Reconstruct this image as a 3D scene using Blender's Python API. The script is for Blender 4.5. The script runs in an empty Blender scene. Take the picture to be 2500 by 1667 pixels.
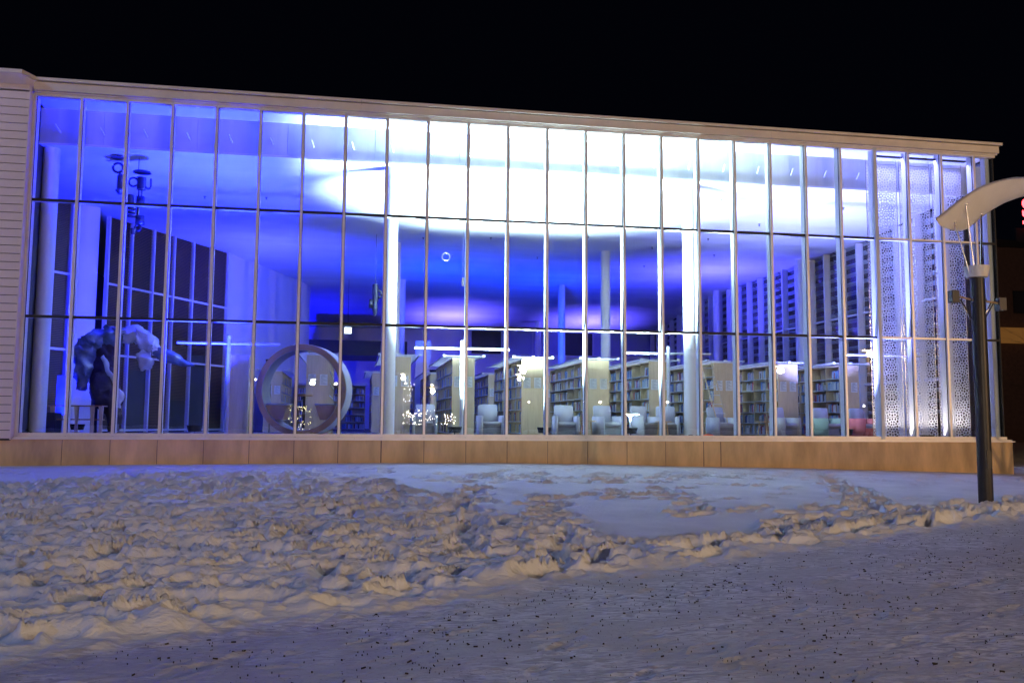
import bpy, bmesh, math, random
import numpy as np
from mathutils import Vector, Matrix
R = math.radians
SC = bpy.context.scene
COL = SC.collection
random.seed(7)
rng = np.random.default_rng(7)

# ------------------------------------------------------------------ camera
cam_d = bpy.data.cameras.new('camera')
cam = bpy.data.objects.new('camera', cam_d); COL.objects.link(cam); SC.camera = cam
F_ = Vector((0.17297316, 0.9807079, 0.09106204)); R_ = Vector((0.98467309, -0.17428526, 0.00659898)); U_ = Vector((-0.02234244, -0.08852489, 0.99582336))
cam.matrix_world = Matrix(((R_.x, U_.x, -F_.x, 8.08247), (R_.y, U_.y, -F_.y, -23.5825), (R_.z, U_.z, -F_.z, 1.6), (0, 0, 0, 1)))
cam_d.sensor_width = 36.0; cam_d.lens = 36.0 * 2172.5 / 2500.0
cam_d.clip_start = 0.1; cam_d.clip_end = 2000
CX, CY = 8.08247, -23.5825

# ------------------------------------------------------------------ world, exposure
w = bpy.data.worlds.new("World"); SC.world = w; w.use_nodes = True
bg = w.node_tree.nodes['Background']; bg.inputs['Color'].default_value = (0.10, 0.13, 0.35, 1); bg.inputs['Strength'].default_value = 0.004
SC.view_settings.view_transform = 'Standard'; SC.view_settings.look = 'None'
SC.view_settings.exposure = 0.42; SC.view_settings.gamma = 1.0; SC.view_settings.use_curve_mapping = False
SC.cycles.transparent_max_bounces = 32; SC.cycles.max_bounces = 10; SC.cycles.diffuse_bounces = 5; SC.cycles.glossy_bounces = 4
SC.cycles.caustics_reflective = False; SC.cycles.caustics_refractive = False
SC.cycles.sample_clamp_indirect = 6.0

# ------------------------------------------------------------------ lamps (position, colour, watts)
def area(name, loc, aim, size, col, watts, spread=180):
    l = bpy.data.lights.new(name, 'AREA'); l.shape = 'DISK'; l.size = size; l.color = col; l.energy = watts; l.spread = R(spread)
    o = bpy.data.objects.new(name, l); COL.objects.link(o); o.location = loc
    o.rotation_euler = (Vector(aim) - Vector(loc)).to_track_quat('-Z', 'Y').to_euler(); return o
def point(name, loc, rad, col, watts):
    l = bpy.data.lights.new(name, 'POINT'); l.shadow_soft_size = rad; l.color = col; l.energy = watts
    o = bpy.data.objects.new(name, l); COL.objects.link(o); o.location = loc; return o
# upward floods inside the reading room: (x, y, z, aim, size, colour, watts, spread)
FLOODS = [
    (10.8, 0.75, 1.50, (11.6, 1.9, 9.0), .8, (.68, .89, 1.0), 2000, 78),
    (13.3, 0.75, 1.50, (13.4, 1.9, 9.0), .8, (.68, .89, 1.0), 3400, 84),
    (15.8, 0.75, 1.50, (15.6, 1.9, 9.0), .8, (.68, .89, 1.0), 2400, 80),
    (22.4, 0.70, 1.50, (23.0, 2.8, 9.0), .35, (.24, .26, 1.0), 1500, 90),
    (4.0, 0.80, 1.50, (4.4, 1.8, 9.0), .35, (.008, .014, 1.0), 2800, 80),
    (0.4, 3.4, 1.50, (0.0, 6.0, 8.5), .35, (.002, .008, 1.0), 700, 120),
    (5.0, 10.5, 3.9, (4.2, 13.0, 8.5), .35, (.040, .045, 1.0), 700, 120),
    (13.6, 27.5, 4.6, (13.6, 28.0, 8.4), .35, (.10, .07, 1.0), 420, 110),
    (22.0, 28.0, 4.6, (22.0, 28.5, 8.4), .35, (.10, .07, 1.0), 420, 110),
    (23.8, 13.5, 4.0, (24.0, 14.5, 8.5), .35, (.07, .06, 1.0), 900, 120),
    (11.5, 15.5, 3.9, (11.5, 16.0, 8.5), .35, (.001, .045, 1.0), 420, 150),
    (17.5, 17.5, 3.9, (17.5, 18.0, 8.5), .35, (.001, .035, 1.0), 420, 150),
    (4.0, 26.0, 3.0, (5.0, 29.0, 7.0), .35, (.002, .003, 1.0), 700, 150),
    (24.7, .20, 1.34, (24.7, .40, 9.0), .22, (.95, .78, .74), 40, 120),  # added strip in front of the lace screens to brighten them from below
    (24.7, .20, 9.60, (24.7, .40, 2.0), .21, (.30, .30, 1.0), 80, 120),  # added strip shining down the lace screens, violet
]
for i, (x, y, z, aim, s, c, e, sp) in enumerate(FLOODS):
    o = area('flood_lamp', (x, y, z), aim, s, c, e, sp)
    if s < .3: o.data.shape = 'RECTANGLE'; o.data.size = 3.2; o.data.size_y = .08; o.rotation_euler = ((R(180) - .02) if z < 5 else .02, 0, 0)
# street lamps across the road behind the camera: sodium and white heads, most mirrored in the glass, the last an added blue fill
STREET = [
    (41.6, -30.0, 6.3, .16, (1.0, .60, .30), 8000),
    (18.2, -30.0, 4.85, .20, (1.0, .86, .70), 900),
    (20.3, -42.0, 5.0, .20, (1.0, .86, .70), 900),
    (35.1, -30.0, 5.0, .20, (1.0, .86, .70), 400),
    (-19.0, -33.0, 5.2, .20, (1.0, .62, .42), 2200),
    (14.0, -46.0, 4.0, .12, (1.0, .58, .28), 3300),
    (11.4, -41.0, 4.85, .15, (1.0, .86, .70), 200),
    (5.2, -41.0, 4.45, .15, (1.0, .86, .70), 200),
    (-22.0, -16.0, 22.0, 1.5, (.26, .42, 1.0), 9000),  # added mast, out of view; gives the snow its blue fill
]
for i, (x, y, z, r, c, e) in enumerate(STREET):
    point('street_light', (x, y, z), r, c, e)

# ------------------------------------------------------------------ materials
M = {}
def nt(name):
    m = bpy.data.materials.new(name); m.use_nodes = True; n = m.node_tree; n.nodes.clear()
    out = n.nodes.new('ShaderNodeOutputMaterial'); return m, n, out
def pbr(name, col, rough=.5, metal=0., var=0., vscale=8., bump=0., bscale=40., stretch=(1, 1, 1), col2=None, spec=.5, coat=0., emis=None, estr=0., trans=0.):
    m, n, out = nt(name); L = n.links.new
    b = n.nodes.new('ShaderNodeBsdfPrincipled'); L(b.outputs[0], out.inputs[0])
    b.inputs['Base Color'].default_value = (*col, 1); b.inputs['Roughness'].default_value = rough; b.inputs['Metallic'].default_value = metal
    b.inputs['Specular IOR Level'].default_value = spec; b.inputs['Coat Weight'].default_value = coat
    if emis: b.inputs['Emission Color'].default_value = (*emis, 1); b.inputs['Emission Strength'].default_value = estr
    if trans: b.inputs['Transmission Weight'].default_value = trans
    if var or bump:
        tc = n.nodes.new('ShaderNodeTexCoord'); mp = n.nodes.new('ShaderNodeMapping'); mp.inputs['Scale'].default_value = stretch
        L(tc.outputs['Object'], mp.inputs[0])
    if var:
        ns = n.nodes.new('ShaderNodeTexNoise'); ns.inputs['Scale'].default_value = vscale; ns.inputs['Detail'].default_value = 5; ns.inputs['Roughness'].default_value = .6
        L(mp.outputs[0], ns.inputs['Vector'])
        mr = n.nodes.new('ShaderNodeMapRange'); mr.inputs[1].default_value = .3; mr.inputs[2].default_value = .7
        L(ns.outputs['Fac'], mr.inputs[0])
        mx = n.nodes.new('ShaderNodeMix'); mx.data_type = 'RGBA'
        c2 = col2 or tuple(c * (1 - var) for c in col); c1 = col if col2 else tuple(min(1, c * (1 + var * .4)) for c in col)
        mx.inputs[6].default_value = (*c1, 1); mx.inputs[7].default_value = (*c2, 1)
        L(mr.outputs[0], mx.inputs[0]); L(mx.outputs[2], b.inputs['Base Color'])
    if bump:
        nb = n.nodes.new('ShaderNodeTexNoise'); nb.inputs['Scale'].default_value = bscale; nb.inputs['Detail'].default_value = 4
        L(mp.outputs[0], nb.inputs['Vector']); bp = n.nodes.new('ShaderNodeBump'); bp.inputs['Strength'].default_value = bump; bp.inputs['Distance'].default_value = .02
        L(nb.outputs['Fac'], bp.inputs['Height']); L(bp.outputs[0], b.inputs['Normal'])
    M[name] = m; return m
def emit(name, col, s):
    m, n, out = nt(name); e = n.nodes.new('ShaderNodeEmission'); e.inputs[0].default_value = (*col, 1); e.inputs[1].default_value = s
    n.links.new(e.outputs[0], out.inputs[0]); M[name] = m
def glass(name, tint=(.93, .97, .98), refl=.055, bump=0.):
    m, n, out = nt(name); L = n.links.new
    t = n.nodes.new('ShaderNodeBsdfTransparent'); t.inputs[0].default_value = (*tint, 1)
    g = n.nodes.new('ShaderNodeBsdfGlossy'); g.inputs['Roughness'].default_value = 0.0
    lw = n.nodes.new('ShaderNodeLayerWeight'); pw = n.nodes.new('ShaderNodeMath'); pw.operation = 'POWER'; pw.inputs[1].default_value = 5; L(lw.outputs['Facing'], pw.inputs[0])
    ad = n.nodes.new('ShaderNodeMath'); ad.operation = 'MULTIPLY_ADD'; ad.inputs[1].default_value = 1 - refl; ad.inputs[2].default_value = refl; ad.use_clamp = True
    L(pw.outputs[0], ad.inputs[0]); mx = n.nodes.new('ShaderNodeMixShader')
    L(ad.outputs[0], mx.inputs[0]); L(t.outputs[0], mx.inputs[1]); L(g.outputs[0], mx.inputs[2]); L(mx.outputs[0], out.inputs[0])
    if bump:
        tc = n.nodes.new('ShaderNodeTexCoord'); nb = n.nodes.new('ShaderNodeTexNoise'); nb.inputs['Scale'].default_value = .9; nb.inputs['Detail'].default_value = 1
        L(tc.outputs['Object'], nb.inputs['Vector']); bp = n.nodes.new('ShaderNodeBump'); bp.inputs['Strength'].default_value = bump; bp.inputs['Distance'].default_value = .01
        L(nb.outputs['Fac'], bp.inputs['Height']); L(bp.outputs[0], g.inputs['Normal'])
    M[name] = m
glass('pane_glass', refl=.075, bump=.25)
pbr('facade_metal', (.74, .67, .57), .42, .15, var=.12, vscale=1.3, bump=.02, bscale=60)
pbr('cap_metal', (.80, .76, .70), .38, .25, var=.10, vscale=3)
pbr('frame_paint', (.74, .76, .78), .35, 0)
pbr('gasket', (.012, .012, .013), .6)
pbr('base_stone', (.66, .45, .22), .8, var=.38, vscale=1.9, bump=.12, bscale=90, stretch=(1, 1, .28))
pbr('siding', (.70, .60, .57), .6, var=.10, vscale=2.0, bump=.04, bscale=70)
pbr('white_plaster', (.78, .79, .80), .75, var=.06, vscale=.8, bump=.05, bscale=8)
pbr('ceiling_plaster', (.78, .80, .82), .85, var=.16, vscale=.55, stretch=(.30, 1.6, 1), bump=.20, bscale=1.2)
pbr('bulkhead_panel', (.66, .70, .74), .5, var=.28, vscale=.9, stretch=(1.3, 1, .08))
pbr('column_white', (.82, .83, .84), .4, var=.04, vscale=2)
pbr('carpet', (.10, .105, .12), .95, var=.3, vscale=6)
pbr('birch', (.62, .50, .30), .5, var=.16, vscale=3.0, stretch=(6, 6, .5), bump=.02, bscale=30)
pbr('birch_dark', (.40, .25, .11), .55, var=.25, vscale=4, stretch=(1, 1, 6))
pbr('shelf_grey', (.55, .60, .64), .45)
pbr('rod_white', (.58, .60, .63), .35)
pbr('paper', (.72, .76, .72), .8)
pbr('ink', (.10, .12, .13), .8)
pbr('chair_fabric', (.42, .43, .47), .9, var=.10, vscale=30, bump=.15, bscale=220)
pbr('chair_fabric_shade', (.24, .25, .29), .9, var=.10, vscale=30, bump=.15, bscale=220)  # shaded copy of the chair fabric, for under the seat
pbr('chair_red', (.55, .14, .13), .85, var=.1, vscale=20)
pbr('chair_green', (.26, .36, .26), .85, var=.1, vscale=20)
pbr('table_wood', (.55, .38, .18), .45, var=.2, vscale=4, stretch=(6, 1, 1))
pbr('dark_metal', (.02, .021, .024), .45, .3)
pbr('steel', (.62, .60, .58), .22, 1.0)
pbr('pole_paint', (.022, .020, .019), .42, .2, var=.3, vscale=6, bump=.05, bscale=30)
pbr('canopy_paint', (.66, .64, .62), .55, var=.08, vscale=2)
pbr('ring_wood', (.38, .26, .17), .5, var=.18, vscale=2.5)
pbr('ring_liner', (.34, .37, .42), .3, var=.1, vscale=2)
pbr('screen_white', (.82, .83, .84), .5)
pbr('blind', (.20, .11, .07), .6)  # the brown reflection on the slats is put into their colour
pbr('louvre', (.62, .66, .70), .5)
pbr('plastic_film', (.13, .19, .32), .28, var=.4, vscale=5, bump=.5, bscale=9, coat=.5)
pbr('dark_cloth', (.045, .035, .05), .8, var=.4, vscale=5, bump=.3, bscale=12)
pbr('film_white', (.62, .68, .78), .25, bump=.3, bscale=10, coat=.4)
pbr('board_blue', (.35, .38, .60), .6)
pbr('black_case', (.02, .02, .03), .5)
pbr('cable', (.015, .015, .015), .5)
pbr('orange_rubber', (.8, .14, .04), .5)
pbr('mobile_metal', (.06, .07, .10), .35, .6)
pbr('brick_dark', (.10, .055, .04), .9, var=.3, vscale=3)
pbr('bark', (.07, .05, .04), .9, var=.3, vscale=10)
pbr('debris', (.03, .024, .018), .9)
pbr('lettering', (.25, .30, .75), .6)
pbr('asphalt', (.05, .05, .055), .9)
emit('exit_light', (.8, .9, 1), 3.0)
emit('sodium_bulb', (1, .62, .28), 90)
emit('white_bulb', (1, .84, .66), 40)
emit('fairy_bulb', (1, .85, .35), 14)
emit('red_neon', (1, .04, .05), 9)
emit('orange_window', (1, .42, .10), .10)
BOOKS = []
for i, c in enumerate([(.05, .10, .30), (.55, .58, .60), (.10, .22, .42), (.72, .74, .74), (.30, .05, .06), (.03, .035, .05), (.34, .42, .50), (.42, .32, .18)]):
    BOOKS.append(pbr('book_cover_%d' % i, c, .55))

def snow_material():
    m, n, out = nt('snow'); L = n.links.new; N = n.nodes.new
    b = N('ShaderNodeBsdfPrincipled'); L(b.outputs[0], out.inputs[0])
    tc = N('ShaderNodeTexCoord'); at = N('ShaderNodeAttribute'); at.attribute_name = 'packed'
    def noise(scale, st=(1, 1, 1), detail=5, rot=0, dist=0):
        mp = N('ShaderNodeMapping'); mp.inputs['Scale'].default_value = st; mp.inputs['Rotation'].default_value = (0, 0, rot); L(tc.outputs['Object'], mp.inputs[0])
        x = N('ShaderNodeTexNoise'); x.inputs['Scale'].default_value = scale; x.inputs['Detail'].default_value = detail; x.inputs['Distortion'].default_value = dist; L(mp.outputs[0], x.inputs['Vector']); return x
    def ramp(src, a, c):
        r = N('ShaderNodeMapRange'); r.inputs[1].default_value = a; r.inputs[2].default_value = c; L(src, r.inputs[0]); return r.outputs[0]
    def mix(f, a, c):
        x = N('ShaderNodeMix'); x.data_type = 'RGBA'
        for s, v in ((0, f), (6, a), (7, c)):
            if hasattr(v, 'links'): L(v, x.inputs[s])
            else: x.inputs[s].default_value = (*v, 1) if isinstance(v, tuple) else v
        return x.outputs[2]
    fresh = mix(ramp(noise(1.2).outputs['Fac'], .35, .7), (.80, .81, .83), (.68, .69, .71))
    streak = noise(5.0, (1, 3.2, 1), 7, R(-20), 1.5)
    pk = mix(ramp(streak.outputs['Fac'], .42, .58), (.66, .65, .66), (.36, .35, .37))
    grit = noise(38, (1, 1.6, 1), 3, R(-25))
    pk = mix(ramp(noise(.55, (1, 1.7, 1), 4, R(-28), .6).outputs['Fac'], .42, .62), pk, (.44, .43, .44))
    pk2 = mix(ramp(grit.outputs['Fac'], .66, .70), pk, (.13, .11, .10))
    L(mix(at.outputs['Fac'], fresh, pk2), b.inputs['Base Color'])
    rr = N('ShaderNodeMapRange'); rr.inputs[3].default_value = .8; rr.inputs[4].default_value = .55; b.inputs['Specular IOR Level'].default_value = .25; L(at.outputs['Fac'], rr.inputs[0]); L(rr.outputs[0], b.inputs['Roughness'])
    b.inputs['Subsurface Weight'].default_value = .0
    b1 = N('ShaderNodeBump'); b1.inputs['Strength'].default_value = .8; b1.inputs['Distance'].default_value = .035; L(noise(9, (1, 2, 1), 6, R(-15), 1).outputs['Fac'], b1.inputs['Height'])
    b2 = N('ShaderNodeBump'); b2.inputs['Strength'].default_value = .5; b2.inputs['Distance'].default_value = .010; L(noise(70, (1, 2.2, 1), 4, R(-20)).outputs['Fac'], b2.inputs['Height']); L(b1.outputs[0], b2.inputs['Normal'])
    L(b2.outputs[0], b.inputs['Normal']); M['snow'] = m
snow_material()

# ------------------------------------------------------------------ mesh helpers
class MB:
    def __init__(s): s.v = []; s.f = []; s.m = []
    def add(s, vs, fs, mi=0):
        o = len(s.v); s.v += [tuple(v) for v in vs]; s.f += [tuple(i + o for i in f) for f in fs]; s.m += [mi] * len(fs); return s
    def box(s, x0, x1, y0, y1, z0, z1, mi=0, T=None):
        vs = [Vector((x, y, z)) for z in (z0, z1) for y in (y0, y1) for x in (x0, x1)]
        if T: vs = [T @ v for v in vs]
        return s.add(vs, [(0, 2, 3, 1), (4, 5, 7, 6), (0, 1, 5, 4), (2, 6, 7, 3), (0, 4, 6, 2), (1, 3, 7, 5)], mi)
    def tube(s, pts, r, n=8, mi=0, caps=True):
        pts = [Vector(p) for p in pts]; rs = r if isinstance(r, (list, tuple)) else [r] * len(pts); rings = []
        for i, p in enumerate(pts):
            d = (pts[min(i + 1, len(pts) - 1)] - pts[max(i - 1, 0)]).normalized()
            a = Vector((0, 0, 1)) if abs(d.z) < .9 else Vector((1, 0, 0)); u = d.cross(a).normalized(); v = d.cross(u)
            rings.append([p + (u * math.cos(2 * math.pi * k / n) + v * math.sin(2 * math.pi * k / n)) * rs[i] for k in range(n)])
        vs = [q for g in rings for q in g]; fs = []
        for i in range(len(pts) - 1):
            for k in range(n): fs.append((i * n + k, i * n + (k + 1) % n, (i + 1) * n + (k + 1) % n, (i + 1) * n + k))
        if caps:
            o_ = len(vs); vs += rings[0] + rings[-1]; fs.append(tuple(o_ + k for k in range(n))[::-1]); fs.append(tuple(o_ + n + k for k in range(n)))
        return s.add(vs, fs, mi)
    def lathe(s, prof, n=24, c=(0, 0), mi=0):
        vs = []; fs = []
        ring = lambda r, z: [(c[0] + r * math.cos(2 * math.pi * k / n), c[1] + r * math.sin(2 * math.pi * k / n), z) for k in range(n)]
        for a, b in zip(prof[:-1], prof[1:]):
            o_ = len(vs); vs += ring(*a) + ring(*b)
            for k in range(n): fs.append((o_ + k, o_ + (k + 1) % n, o_ + n + (k + 1) % n, o_ + n + k))
        o_ = len(vs); vs += ring(*prof[0]) + ring(*prof[-1]); fs.append(tuple(o_ + k for k in range(n))[::-1]); fs.append(tuple(o_ + n + k for k in range(n)))
        return s.add(vs, fs, mi)
    def mesh(s, name, mats, smooth=False, bevel=0):
        me = bpy.data.meshes.new(name); me.from_pydata(s.v, [], s.f)
        for m in (mats if isinstance(mats, list) else [mats]): me.materials.append(M[m] if isinstance(m, str) else m)
        if any(s.m): me.polygons.foreach_set('material_index', s.m)
        if bevel:
            bm = bmesh.new(); bm.from_mesh(me); bmesh.ops.bevel(bm, geom=bm.edges[:], offset=bevel, segments=2, affect='EDGES', clamp_overlap=True); bm.to_mesh(me); bm.free()
        if smooth: me.polygons.foreach_set('use_smooth', [True] * len(me.polygons))
        me.update(); return me
def link(name, me, parent=None, loc=(0, 0, 0), rot=(0, 0, 0), scale=None):
    o = bpy.data.objects.new(name, me); COL.objects.link(o); o.location = loc; o.rotation_euler = rot
    if scale: o.scale = scale
    if parent: o.parent = parent
    return o
def part(name, mb, mat, parent, smooth=False, loc=(0, 0, 0), bevel=0, kind=None, label=None):
    o = link(name, mb.mesh(name, mat, smooth, bevel), parent, loc)
    if kind: o['kind'] = kind
    if label: o['label'] = label
    return o
def tag(o, label, cat, group=None, kind=None):
    o['label'] = label; o['category'] = cat
    if group: o['group'] = group
    if kind: o['kind'] = kind
    return o
def thing(name, label, cat, loc=(0, 0, 0), rz=0, group=None):
    o = link(name, None, None, loc, (0, 0, rz)); return tag(o, label, cat, group)
def struct(name, mb, mat, smooth=False, parent=None):
    o = link(name, mb.mesh(name, mat, smooth), parent)
    if not parent: o['kind'] = 'structure'
    return o
KIDS = {}
def copy_tree(o, parent=None):
    c = o.copy(); COL.objects.link(c); c.parent = parent
    for ch in list(o.children): copy_tree(ch, c)
    return c
def box(*a): return MB().box(*a)

# ------------------------------------------------------------------ noise in numpy
def vnoise(x, y, seed=0):
    x = np.asarray(x, float); y = np.asarray(y, float); xi = np.floor(x).astype(np.int64); yi = np.floor(y).astype(np.int64)
    fx = x - xi; fy = y - yi; fx = fx * fx * fx * (fx * (fx * 6 - 15) + 10); fy = fy * fy * fy * (fy * (fy * 6 - 15) + 10)
    def h(a, b):
        n = (a * 374761393 + b * 668265263 + seed * 974634777) & 0xFFFFFFFF
        n = ((n ^ (n >> 13)) * 1274126177) & 0xFFFFFFFF
        return ((n ^ (n >> 16)) & 0xFFFF) / 65535.0
    return (h(xi, yi) * (1 - fx) + h(xi + 1, yi) * fx) * (1 - fy) + (h(xi, yi + 1) * (1 - fx) + h(xi + 1, yi + 1) * fx) * fy
def fbm(x, y, o=4, seed=0):
    s = 0; a = .5; t = 0
    for i in range(o): s = s + a * vnoise(x, y, seed + i * 17); t += a; a *= .5; x = x * 2.03 + 5.1; y = y * 2.03 + 1.7
    return s / t
def sst(a, b, x): t = np.clip((x - a) / (b - a), 0, 1); return t * t * (3 - 2 * t)

# ------------------------------------------------------------------ ground: one snow sheet, path in front, mound up to the wall
def bank_y(x): return -17.0 + .53 * (x - 5.8)
def ground_base(x, y):
    yb = bank_y(x); H = np.interp(x, [-8, 0, 5.8, 12, 18.6, 24, 27, 34, 60], [.36, .40, .46, .48, .34, .22, .13, .12, .1])
    fr = np.clip((y - yb) / np.maximum(-.25 - yb, 2.0), 0, 1); return H * fr ** 1.6
def make_ground():
    t = np.linspace(-.62, 1.22, 1000); D = np.concatenate([np.geomspace(4.3, 23.9, 500), np.geomspace(24.1, 420, 50)])
    TT, DD = np.meshgrid(t, D); X = CX + TT * DD; Y = CY + DD
    s = (Y - bank_y(X)) * .883 + .35 * (fbm(X * .6, Y * .6, 3, 3) - .5) + .10 * (fbm(X * 3, Y * 3, 2, 4) - .5)
    Z = ground_base(X, Y)
    snow = sst(-.1, .55, s)
    Z += .075 * snow + .05 * (fbm(X * .35, Y * .35, 3, 9) - .5) * snow
    # trampled areas
    yu = np.interp(X, [-6, 0, 1.4, 3.2, 7.0, 8.6, 9.4, 10.6, 11.6, 14, 40], [-6, -5.4, -4.6, -2.8, -2.7, -4.6, -7.5, -10.6, -12.4, -20, -30])
    pert = 2.2 * (fbm(X * .55, Y * .55, 3, 21) - .5)
    tr = sst(-.4, .7, yu - Y + pert) * snow
    strip = snow * (1 - sst(.75, 1.6, s - .9 * (fbm(X * .7, Y * .7, 2, 31) - .35) - .35 * sst(14, 20, X)))
    row = np.exp(-((Y + 3.4 - .05 * (X - 12)) / .75) ** 2) * sst(9.5, 11, X) * (1 - sst(16.5, 19, X)) * .8
    mask = np.clip(np.maximum(np.maximum(tr, strip), row * snow), 0, 1)
    near = 1 - .45 * sst(-9, -3, Y)
    ca, sa = math.cos(.10), math.sin(.10); Ux = X * ca + Y * sa; Vx = -X * sa + Y * ca
    wx = .5 * (fbm(X * 1.5, Y * 1.5, 2, 41) - .5)
    r1 = 1 - np.abs(2 * fbm(Ux * 1.7 + wx, Vx * 3.6 + wx, 3, 51) - 1)
    lump = fbm(Ux * 3.2 + wx * 2, Vx * 6.5, 3, 61)
    Z += mask * near * (.085 * (r1 - .72) + .06 * (lump - .5))
    r2 = 1 - np.abs(2 * fbm(Ux * 5.5 + wx, Vx * 9.5 + wx, 3, 55) - 1); r3 = 1 - np.abs(2 * fbm(Ux * 11 + 3 * wx, Vx * 17, 2, 57) - 1)
    Z += mask * (.020 * (r2 - .75) + .012 * (r3 - .75))
    # berm along the path edge
    bl = fbm(X * 2.2, Y * 2.2, 3, 71)
    Z += np.exp(-((s - .42) / .32) ** 2) * (.015 + .09 * np.clip(bl - .45, 0, 1) * 2)
    # crumbs on path side
    Z += (1 - snow) * (.012 * (fbm(Ux * 2.0, Vx * 5, 4, 81) - .5) * 2 + .010 * (1 - np.abs(2 * fbm(Ux * 5 + wx, Vx * 13 + wx * 2, 2, 83) - 1) - .7))
    ft = np.exp(-((s + .15) / .35) ** 2) * (1 - snow); Z += ft * .05 * np.clip(lump - .45, 0, 1)
    # footprints
    stamps = []
    def tm(x, y): 
        yy = np.interp(x, [-6, 0, 1.4, 3.2, 7.0, 8.6, 9.4, 10.6, 11.6, 14, 40], [-6, -5.4, -4.6, -2.8, -2.7, -4.6, -7.5, -10.6, -12.4, -20, -30])
        ss = (y - bank_y(x)) * .883
        return ss > .1 and (y < yy or ss < (1.1 if x < 14 else 1.7))
    k = 0
    while k < 1500:
        x = rng.uniform(-3, 24); y = rng.uniform(-17, -2.5)
        if tm(x, y): stamps.append((x, y, rng.normal(.18, .26), rng.uniform(.18, .44), rng.uniform(.07, .12), rng.uniform(.08, .17))); k += 1
    def trail(x0, y0, x1, y1, w=.11, dep=.09, jit=.08):
        d = math.hypot(x1 - x0, y1 - y0); n = int(d / .33); a = math.atan2(y1 - y0, x1 - x0)
        for i in range(n + 1):
            f = i / max(n, 1); sd = w * (1 if i % 2 else -1)
            stamps.append((x0 + (x1 - x0) * f - math.sin(a) * sd + rng.normal(0, jit), y0 + (y1 - y0) * f + math.cos(a) * sd + rng.normal(0, jit), a + rng.normal(0, .25) if rng.random() < .4 else rng.normal(.1, .3), rng.uniform(.17, .27), rng.uniform(.09, .125), dep * rng.uniform(1.1, 1.7)))
    trail(10.6, -5.5, 9.3, -12.6); trail(9.9, -7.0, 9.5, -13, .15); trail(11.6, -6.8, 10.9, -12.6, .13); trail(20.4, -1.6, 16.6, -10.0); trail(19.4, -4.8, 17.0, -9.6, .15)
    trail(9.6, -3.2, 17.8, -3.0, .3, .07, .2); trail(9.8, -4.0, 15.5, -3.9, .35, .07, .25); trail(13.2, -9.6, 16.6, -8.4, .2, .07, .15); trail(14.7, -5.5, 13.8, -8.9, .2, .06, .15)
    trail(2, -1.6, 9, -1.9, .3, .06, .25); trail(6.4, -2.5, 8.8, -8.8, .3, .07, .3); trail(11.0, -7.8, 13.9, -6.4, .2, .08, .2); trail(17, -2.0, 26, -3.3, .4, .05, .35); trail(12, -1.4, 18, -1.3, .3, .03, .3)
    k = 0
    while k < 1500:
        x = rng.uniform(-3, 26); y = rng.uniform(-17.5, -2.5); ss = (y - bank_y(x)) * .883
        if (-.25 < ss < 1.0) if k % 5 else tm(x, y):
            r_ = rng.uniform(.025, .085) * (1.25 if ss < .8 else 1); stamps.append((x, y, rng.normal(.2, .6), r_ * rng.uniform(1.0, 2.0), r_, -r_ * rng.uniform(.22, .5))); k += 1
    for _ in range(110): stamps.append((rng.uniform(0, 27), rng.uniform(-8, -1), rng.normal(.1, .3), rng.uniform(.14, .26), rng.uniform(.07, .11), rng.uniform(.03, .09)))
    DEP = np.zeros_like(Z); RIM = np.zeros_like(Z); LMP = np.zeros_like(Z)
    for (x, y, a, lx, ly, dp) in stamps:
        r = 1.9 * max(lx, ly); d0, d1 = y - CY - r, y - CY + r
        if d0 < 4.4: continue
        i0, i1 = np.searchsorted(D, [d0, d1]); tl = (x - r - CX) / (y - CY) ; trr = (x + r - CX) / (y - CY)
        e = abs((x - CX) * (1 / d0 - 1 / (y - CY))) ; j0, j1 = np.searchsorted(t, [tl - e, trr + e])
        if i1 <= i0 or j1 <= j0: continue
        xs = X[i0:i1, j0:j1] - x; ys = Y[i0:i1, j0:j1] - y; c, q = math.cos(a), math.sin(a)
        uu = (xs * c + ys * q) / lx; vv = (-xs * q + ys * c) / ly; rr = np.sqrt(uu * uu + vv * vv) + 1e-6
        n = .25 * (vnoise(X[i0:i1, j0:j1] * 9, Y[i0:i1, j0:j1] * 9, 5) - .5); rr = rr + n
        if dp < 0:
            W_ = LMP[i0:i1, j0:j1]; np.maximum(W_, -dp * np.exp(-rr ** 3) * (1 + .35 * uu / (1 + rr)), out=W_); continue
        W_ = DEP[i0:i1, j0:j1]; np.maximum(W_, dp * np.exp(-rr ** 5), out=W_)
        W_ = RIM[i0:i1, j0:j1]; np.maximum(W_, dp * .6 * np.exp(-((rr - 1.28) / .26) ** 2) * (.55 + .45 * vv / rr), out=W_)
    for _ in range(420):
        d = rng.uniform(5, 16); tt = rng.uniform(-.5, 1.1); x = CX + tt * d; y = CY + d; r_ = rng.uniform(.05, .16)
        if (y - bank_y(x)) > -.2: continue
        i0, i1 = np.searchsorted(D, [d - .5, d + .5]); j0, j1 = np.searchsorted(t, [tt - .5 / d * 1.4, tt + .5 / d * 1.4])
        if i1 <= i0 or j1 <= j0: continue
        a = rng.normal(.45, .4); xs = X[i0:i1, j0:j1] - x; ys = Y[i0:i1, j0:j1] - y; c, q = math.cos(a), math.sin(a)
        rr = np.sqrt(((xs * c + ys * q) / (r_ * 1.8)) ** 2 + ((-xs * q + ys * c) / (r_ * .8)) ** 2)
        Z[i0:i1, j0:j1] += rng.uniform(.004, .013) * (-np.exp(-rr ** 4) + .6 * np.exp(-((rr - 1.25) / .22) ** 2))
    Z += (RIM * (1 - sst(0, .03, DEP)) - DEP) * snow + LMP * sst(-.3, 0, s)
    # fine wind crust
    Z += .006 * (fbm(Ux * 6, Vx * 14, 3, 91) - .5) * snow
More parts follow.
